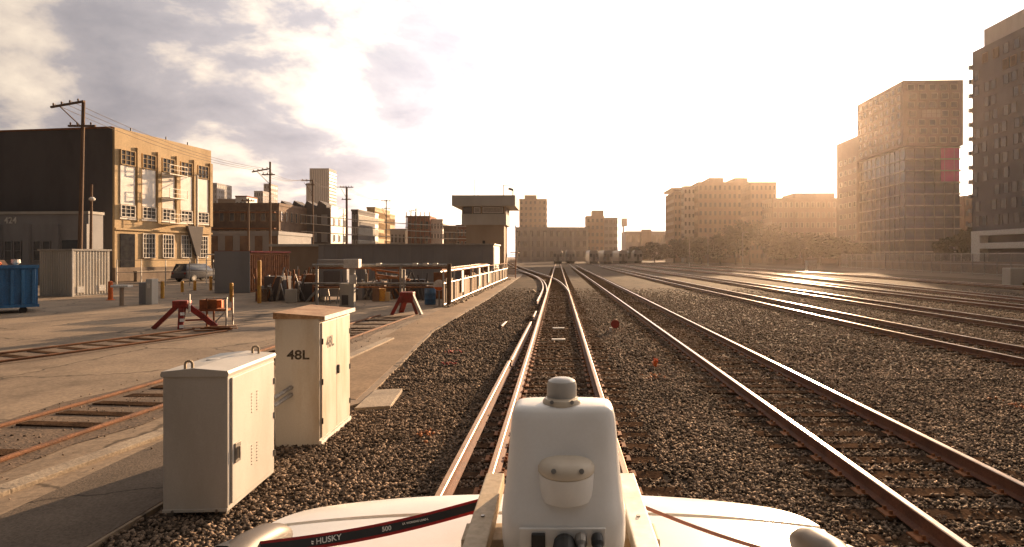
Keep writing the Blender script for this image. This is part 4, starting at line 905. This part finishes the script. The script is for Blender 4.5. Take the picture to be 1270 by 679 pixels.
b = thing('sign_bench', 'white T-shaped stand on a post beside the pale shed', 'stand', (PX(151, 30.2), 30.2, 0))
MB().tube((0, 0, -.02), (0, 0, .98), .10, 10).build('post', M_tan, b); MB().box(-.45, -.2, .981, .45, .2, 1.1).build('top', M_wht, b, bevel=.02)
b = thing('utility_box', 'grey utility box with a pale side right of the T-shaped stand', 'cabinet', (PX(172, 31), 31, 0), R(-6))
MB().box(0, 0, 0, .42, .55, 1.2).build('body', M_greyd, b, bevel=.02); MB().box(.45, -.05, 0, .80, .4, 1.38).build('panel', M_pale, b, bevel=.02); MB().box(.55, -.07, .9, .7, -.051, 1.15).build('label_plate', M_wht, b)
b = thing('orange_post', 'orange plastic delineator post next to the pale shed', 'post', (PX(137, 34), 34, 0)); MB().lathe([(.22, 0), (.22, .06), (.13, .08), (.12, 1.1), (.05, 1.15)], (0, 0, 0), 14).build('post', M_org, b)
for px, top, base, lb in ((201.5, 349, 371, 'leftmost short yellow bollard'), (226, 349, 363, 'second yellow bollard, below the parked dark van'), (241.6, 348, 361, 'third yellow bollard, below the front of the van'), (261.5, 343, 361, 'fourth yellow bollard left of the grey container end'),
                          (287, 351, 375, 'yellow bollard in front of the grey container end'), (321.6, 323, 377, 'tall thin yellow post in front of the rusty container')):
    d = GD(base); h = PZ(top, d); o = MB().lathe([(.10, -.05), (.10, h - .06), (.08, h - .01), (.03, h)], (0, 0, 0), 14).build('bollard', M_yel, None, (PX(px, d), d, 0)); tag(o, lb, 'bollard', 'yellow posts in the yard')

# red bumping posts
b = thing('bumping_post', 'red steel track stop with spread legs at the end of the farther sunken track', 'bumper', (-13.45, 20.7, 0), R(8))
MB().bar((0, 0, .95), (-.85, -.1, .04), .12, .14).build('leg', M_redpaint, b); MB().bar((.1, 0, .95), (1.1, .2, .04), .14, .18).build('leg', M_redpaint, b)
MB().bar((.05, -.05, .95), (.15, -.35, .04), .16, .14).build('leg', M_redpaint, b); MB().bar((.1, .1, .9), (-.3, .7, .04), .10, .10).build('leg', M_redpaint, b)
MB().box(-.2, -.2, .78, .28, .22, 1.02).build('head', M_redpaint, b, bevel=.03)
for k in range(3): MB().bar((.19, -.30 - .03 * k, .62 - k * .22), (.21, -.34 - .03 * k, .52 - k * .22), .13, .02).build('white_stripe', M_wht, b)
MB().bar((.33, -.1, .6), (.33, -.1, 1.25), .05, .05).build('marker_stake', M_wht, b); MB().bar((.2, -.1, .32), (.9, .1, .32), .06, .06).build('brace', M_redpaint, b)
b = thing('bumping_post', 'dark red A-shaped track stop with a sunlit white leg', 'bumper', (PX(503, 25.4), 25.6, 0))
MB().bar((-.18, 0, .98), (-.62, -.15, .03), .24, .14).build('leg', M_redpaint, b); MB().bar((-.05, .3, .95), (-.5, .9, .03), .2, .14).build('leg', M_redpaint, b)
MB().bar((.22, 0, .96), (.68, -.15, .03), .13, .12).build('leg', M_wht, b); MB().bar((.12, .0, .96), (.42, .1, .03), .16, .12).build('leg', M_redpaint, b)
MB().plan([(-.3, -.12), (.3, -.12), (.3, .32), (-.3, .32)], .55, 1.02).build('head', M_redpaint, b, bevel=.03)
b = thing('work_stand', 'rusty angle-iron stand with an orange box behind the red track stop', 'stand', (PX(268, 21.3), 21.3, 0), R(5))
for x in (-.32, .36):
    for y_ in (0, .5): MB().bar((x, y_, -.01), (x, y_, 1.05), .05, .05).build('leg', M_galv if x > 0 else M_rust, b)
MB().box(-.7, -.05, .58, .34, .55, .66).build('tray', M_rust, b); MB().bar((.36, 0, .6), (-.1, -.2, .03), .05, .05).build('brace', M_galv, b); MB().bar((-.3, 0, 1.03), (.4, 0, 1.06), .06, .05).build('top_bar', M_galv, b)
MB().box(-.62, .05, .661, .0, .45, 1.0).build('bin', M_rust, b, bevel=.02); MB().box(.03, -.02, .70, .2, .2, .98).build('orange_box', M_org, b, bevel=.01)
b = thing('angle_iron_scrap', 'flat heap of rusty iron lying at the foot of the work stand', 'scrap', (PX(262, 19.9), 19.9, .035))
for k in range(5): MB().bar((random.uniform(-.6, 0), random.uniform(-.2, .3), .03 + k * .03), (random.uniform(.2, .9), random.uniform(-.2, .3), .03 + k * .03), .06, .03).build('iron_bar', M_rust, b)

# pipe rack and junk
b = thing('pipe_rack', 'long pipe rack of horizontal pipes on posts across the yard', 'rack', (0, 30.3, 0))
for px in (393, 437, 497, 501, 557): x = PX(px, 30.3); MB().tube((x, 0, -.05), (x, 0, 2.2 if px != 501 else 1.9), .075 if px != 557 else .12, 10).build('post', M_galv if px != 557 else M_wood, b)
for z, r_, m_ in ((2.12, .085, M_galv), (1.98, .05, M_rust), (1.16, .07, M_steel), (.98, .05, M_rust)): MB().tube((PX(388, 30.3), 0, z), (PX(556, 30.3), 0, z), r_, 10).build('pipe', m_, b)
for px in (470, 515, 528, 540): x = PX(px, 30.3); MB().box(x - .12, -.12, 2.1, x + .12, .12, 2.24).build('clamp', M_wht, b)
for x0, x1, z0, z1 in ((-9.6, -7.8, 1.62, 1.35), (-9.8, -8.3, 1.9, 1.7), (-9.5, -8.0, 1.45, 1.45)): MB().bar((x0, .25, z0), (x1, .3, z1), .12, .10).build('beam', M_rust, b)
b = thing('meter_post', 'sunlit white meter box on a pale post behind the stencilled cabinet', 'meter box', (PX(437, 29.4), 29.4, 0))
MB().box(-.12, -.12, -.05, .12, .12, 2.0).build('post', M_pale, b); MB().box(-.38, -.2, 2.001, .38, .25, 2.45).build('box', M_wht, b, bevel=.02); MB().box(-.08, -.16, 1.2, .26, -.121, 1.65).build('meter', M_wht, b)
b = thing('flat_panel_box', 'wide grey box unit behind the left half of the pipe rack', 'box', (PX(393, 33), 33, 0)); MB().box(0, 0, .3, 1.7, 1.2, 2.4).build('body', M_greyd, b, bevel=.02); MB().box(.5, -.4, .9, 1.5, -.01, 1.8).build('tank', M_darkwall, b, bevel=.1)
for x in (.1, 1.6): MB().box(x - .06, .1, -.02, x + .06, 1.0, .299).build('foot', M_steel, b)
b = thing('grey_cabinet', 'plain grey cabinet left of the meter box post', 'cabinet', (PX(421, 29.8), 29.8, 0)); MB().box(0, 0, 0, .58, .5, 1.2).build('body', M_pale, b, bevel=.02); MB().box(.12, -.02, .1, .46, -.001, .6).build('vent', M_darkwall, b)
b = thing('trestle_table', 'low white trestle table under the pipe rack', 'table', (PX(402, 30.9), 30.9, 0)); MB().box(0, 0, .88, .8, .5, .96).build('top', M_wht, b)
for x in (.1, .7): MB().bar((x - .08, .1, 0), (x, .25, .88), .05, .05).build('leg', M_steel, b); MB().bar((x + .08, .4, 0), (x, .25, .88), .05, .05).build('leg', M_steel, b)
for i, (px, w_, h_, m_, lb) in enumerate(((466, .35, .8, M_brown, 'dark wooden crate under the pipe rack'), (473, .3, .75, M_yel, 'sunlit yellow crate under the pipe rack'), (479, .22, .55, M_cream, 'small cream box beside the yellow crate'))):
    b = thing('crate', lb, 'crate', (PX(px, 33), 33 + i * .1, 0)); mb = MB()
    MB().box(-w_ / 2, 0, 0.03, w_ / 2, w_, h_).build('box', m_, b)
    for z in (.1, h_ * .5, h_ - .1): MB().box(-w_ / 2 - .02, -.03, z - .06, w_ / 2 + .02, -.001, z + .06).build('slat', m_, b)
b = thing('drum', 'blue plastic drum near the end of the board fence', 'drum', (PX(532, 30.6), 30.9, 0)); MB().lathe([(.26, 0), (.29, .03), (.29, .28), (.305, .30), (.29, .32), (.29, .58), (.305, .6), (.29, .62), (.29, .86), (.26, .9)], (0, 0, .03), 24).build('barrel', M_blue, b, smooth=True); MB().tube((.1, 0, .93), (.1, 0, .96), .04, 8).build('bung', M_black, b)
b = thing('round_sign', 'round white and orange marker sign on a post by the fence corner', 'sign', (PX(544, 29.8), 29.9, 0)); MB().tube((0, .05, -.05), (0, .05, 1.3), .04, 8).build('post', M_galv, b)
MB().tube((0, 0, 1.1), (0, -.03, 1.1), .29, 24).build('disc', M_wht, b)
ob = MB().prism([(.27 * math.cos(a), 1.1 + .27 * math.sin(a)) for a in np.linspace(math.pi + .35, 2 * math.pi - .35, 12)], -.038, -.031).build('orange_segment', M_org, b)
# junk heaps between container and rack
random.seed(11)
junk = [(338, 36, 'heap of grey scrap machinery right of the rusty container', M_greyd), (352, 35, 'pale boxy machine in the scrap heap', M_pale), (366, 36, 'dark tangle of pipes in front of the tan shed', M_rust), (380, 34, 'rusty frame and valves left of the wide grey box', M_rust), (346, 40, 'brown stack of timber behind the scrap machinery', M_brown), (375, 41, 'dark red container behind the tangle of pipes', M_redpaint),
        (334, 33, 'dark motor casing nearest the tall yellow post', M_darkwall), (358, 38, 'rust brown tank among the scrap left of the rack', M_rust), (371, 32.5, 'dark drum pile just left of the rack posts', M_darkwall), (390, 37, 'brown machine frame behind the rack posts', M_brown),
        (452, 34, 'dark heap of fittings under the middle of the rack', M_darkwall), (462, 36, 'brown crates and pipes behind the middle of the rack', M_brown), (488, 35, 'dark machine casing behind the red A-shaped stop', M_darkwall), (512, 34, 'grey boxes right of the red A-shaped stop', M_darkwall)]
for px, d, lb, m_ in junk:
    b = thing('scrap_heap', lb, 'scrap', (PX(px, d), d, 0))
    MB().box(-.5, .4, 0, .6, 1.4, random.uniform(1.0, 1.7)).build('casing', m_, b, bevel=.04)
    for k in range(9):
        x0 = random.uniform(-.8, .8); MB().tube((x0, random.uniform(-.3, .35), 0), (x0 + random.uniform(-.6, .6), random.uniform(-.2, .35), random.uniform(.6, 1.9)), random.uniform(.03, .07), 7).build('pipe', random.choice((M_rust, M_galv, M_steel, M_darkwall)), b)
    MB().box(-.75, -.1, .0, -.1, .38, .75).build('box', random.choice((M_greyd, M_pale, M_brown)), b, bevel=.03)

# board fence along the path
b = thing('board_fence', 'weathered board fence with pipe rails running beside the path to the tower', 'fence', (-5.85, 0, 0))
random.seed(5)
yy = 29.4; k = 0
while yy < 66:
    h_ = random.uniform(1.05, 1.5); w_ = random.uniform(.28, .6)
    MB().box(-.02 + random.uniform(-.02, .02), yy, .03, .02 + random.uniform(0, .03), yy + w_, h_).build('board', random.choice((M_tan, M_brown, M_kerb, M_path)), b)
    yy += w_ + random.choice((.02, .03, .25))
for y_ in np.arange(29.3, 67, 3.1): MB().tube((.06, float(y_), -.05), (.06, float(y_), 1.85), .045, 8).build('post', M_galv, b)
for z, r_ in ((1.80, .035), (1.22, .03), (.16, .035)): MB().tube((.08, 29.3, z), (.08, 66.3, z), r_, 8).build('rail', M_rust if z > 1.5 else M_steel, b)
for y_ in (34.5, 42, 47.5): MB().box(.1, y_, .45, .14, y_ + .7, 1.75).build('tarp', M_wht, b)
b = thing('pipe_stack', 'pale pipes and parts stacked along the top of the board fence', 'pipes', (-6.5, 0, 0))
for k in range(6): MB().tube((-.2 - .13 * k, 33 + k, 1.7 + .1 * (k % 2)), (-.2 - .13 * k, 58 + k, 1.75 + .1 * (k % 2)), .055, 8).build('pipe', random.choice((M_galv, M_wht, M_rust)), b)
for y_ in (35, 45, 55): MB().box(-1.0, y_, -.03, -.1, y_ + .2, 1.62).build('support', M_rust, b)

# rocks by the turnout
for px, py, lb in ((655, 364, 'left of two pale rocks beside the turnout'), (662, 363, 'right of two pale rocks beside the turnout')):
    d = GD(py); r_ = .2; x = np.array([PX(px, d)]); o = stones('rock', x, np.array([d]), np.array([.1]), np.array([r_]), M_kerb); tag(o, lb, 'rock')
# red marker, orange marker, white boards between the rails
d = 20.2; b = thing('red_marker', 'small round red target on a white stub between the two near tracks', 'marker', (PX(763, d), d, 0))
MB().tube((0, 0, .24), (0, .03, .24), .15, 20).build('target', M_redpaint, b); MB().tube((0, .04, -.02), (0, .04, .3), .02, 8).build('stake', M_steel, b); MB().box(-.20, -.02, -.02, -.11, .06, .12).build('base_block', M_wht, b)
d = GD(455); b = thing('survey_whisker', 'bright orange survey whisker tuft in the ballast', 'marker', (PX(813, d), d, 0))
mbw = MB()
for k in range(26): a = random.uniform(0, 6.28); s = random.uniform(.2, 1); mbw.bar((.01 * math.cos(a), .01 * math.sin(a), 0), (.085 * s * math.cos(a), .085 * s * math.sin(a), random.uniform(.1, .2)), .018, .018)
mbw.build('bristles', M_org, b)
for py, lb in ((407, 'farther white marker board between the rails ahead'), (421, 'nearer white marker board between the rails ahead')):
    d = (CAMZ - .04) * F / (py - HY); o = MB().box(-.21, -.09, 0, .21, .09, .03).build('marker_board', M_wht, None, (.02, d, .02), bevel=.004); tag(o, lb, 'board')

# ---------------------------------------------------------------- parked vehicles
def car(label, name, x, y, rz, body_m, low, glass, L_, Wd_):
    c = thing(name, label, 'car', (x, y, .036), rz)
    def prof(pts, hw, y_in): return pts
    n = len(low); ring = []
    for hw, dz in ((Wd_ / 2 - .06, 0), (Wd_ / 2, .02)): pass
    mb = MB(); V = []
    for s, f in ((-1, .97), (-1, 1), (1, 1), (1, .97)): pass
    mb.add([(-Wd_ / 2, a_, z_) for a_, z_ in low] + [(Wd_ / 2, a_, z_) for a_, z_ in low], [tuple(range(n)), tuple(range(n, 2 * n))[::-1]] + [(i, (i + 1) % n, n + (i + 1) % n, n + i) for i in range(n)])
    mb.build('body', body_m, c, bevel=.07, smooth=True)
    n = len(glass); gm = MB(); base = min(z for _, z in glass); tp = max(z for _, z in glass); hw = lambda z: Wd_ / 2 - .06 - .2 * (z - base) / (tp - base)
    gm.add([(-hw(z_), a_, z_) for a_, z_ in glass] + [(hw(z_), a_, z_) for a_, z_ in glass], [tuple(range(n)), tuple(range(n, 2 * n))[::-1]] + [(i, (i + 1) % n, n + (i + 1) % n, n + i) for i in range(n)])
    gm.build('cabin_glass', M_glass, c, bevel=.04, smooth=True)
    g0 = min(a_ for a_, z_ in glass if z_ > tp - .05); g1 = max(a_ for a_, z_ in glass if z_ > tp - .05)
    MB().box(-hw(tp) - .01, g0, tp - .03, hw(tp) + .01, g1, tp + .05).build('roof', body_m, c, bevel=.03, smooth=True)
    for yy_ in (.85, L_ - .9):
        for s in (-1, 1):
            w_ = MB().tube((s * (Wd_ / 2 - .2), yy_, .34), (s * (Wd_ / 2 + .02), yy_, .34), .34, 20).build('wheel', M_black, c, bevel=.03); MB().tube((s * (Wd_ / 2 + .021), yy_, .34), (s * (Wd_ / 2 + .03), yy_, .34), .2, 12).build('rim', M_galv, w_)
    for s in (-1, 1): MB().box(s * (Wd_ / 2 - .2) - .1, -.03, .75, s * (Wd_ / 2 - .2) + .1, .05, 1.0).build('tail_light', M_redpaint, c)
    MB().box(-Wd_ / 2 + .03, -.09, .38, Wd_ / 2 - .03, .02, .6).build('bumper', M_darkwall, c, bevel=.03)
    return c
car('dark van parked in the street below the cream warehouse', 'parked_van', PX(233, 58) - .9, 58, R(-12), mat('dark car paint', (.10, .10, .11), rough=.3, fine=.03), [(0, .35), (4.6, .35), (4.65, .8), (3.6, 1.05), (.02, 1.1), (-.02, .7)], [(.05, 1.05), (3.5, 1.05), (2.7, 1.72), (.25, 1.75)], 4.65, 1.85)
car('white pickup parked behind the dark van', 'parked_pickup', PX(251, 66), 67, R(-10), M_white, [(0, .45), (5.2, .45), (5.2, .95), (4.0, 1.1), (.0, 1.1)], [(1.9, 1.1), (3.9, 1.1), (3.2, 1.78), (2.0, 1.8)], 5.2, 1.9)
b = thing('pipe_goalpost', 'white pipe goalpost frame left of the grey container end', 'frame', (PX(256, 52), 52, 0))
for x in (0, .85): MB().tube((x, 0, 0), (x, 0, 2.75), .05, 8).build('post', M_wht, b)
MB().tube((-.05, 0, 2.75), (.9, 0, 2.75), .05, 8).build('crossbar', M_wht, b)
# low street fence in front of the warehouse
b = thing('street_fence', 'thin wire fence on posts in front of the cream warehouse', 'fence', (0, 0, 0))
for k in range(8): x = -38 + k * 1.9; MB().tube((x, 50 + k * .3, 0), (x, 50 + k * .3, 2.3), .04, 6).build('post', M_galv, b)
for z in (.2, 1.2, 2.25): MB().tube((-38, 50, z), (-38 + 13.3, 52.1, z), .02, 5).build('rail', M_galv, b)
b = thing('low_wall', 'low brown retaining wall along the street below the warehouse', 'wall', (-42.6, 58.3, 0), R(-8)); MB().box(0, 0, -.1, .35, 13, 1.0).build('wall', M_plinth, b); MB().box(-.06, -.05, 1.001, .41, 13.05, 1.1).build('coping', M_kerb, b)

# ---------------------------------------------------------------- haze
hz = MB().box(-1550, -110, -1.2, 1550, 1560, 125).build('haze', M_ground); tag(hz, kind='stuff')
hm = bpy.data.materials.new('haze'); hm.use_nodes = True; hn = hm.node_tree; hn.nodes.clear()
pv_ = hn.nodes.new('ShaderNodeVolumePrincipled'); pv_.inputs['Color'].default_value = (0.95, 0.80, 0.70, 1); pv_.inputs['Density'].default_value = 0.00015; pv_.inputs['Anisotropy'].default_value = 0.76
ho = hn.nodes.new('ShaderNodeOutputMaterial'); hn.links.new(pv_.outputs[0], ho.inputs['Volume'])
hz.data.materials.clear(); hz.data.materials.append(hm)
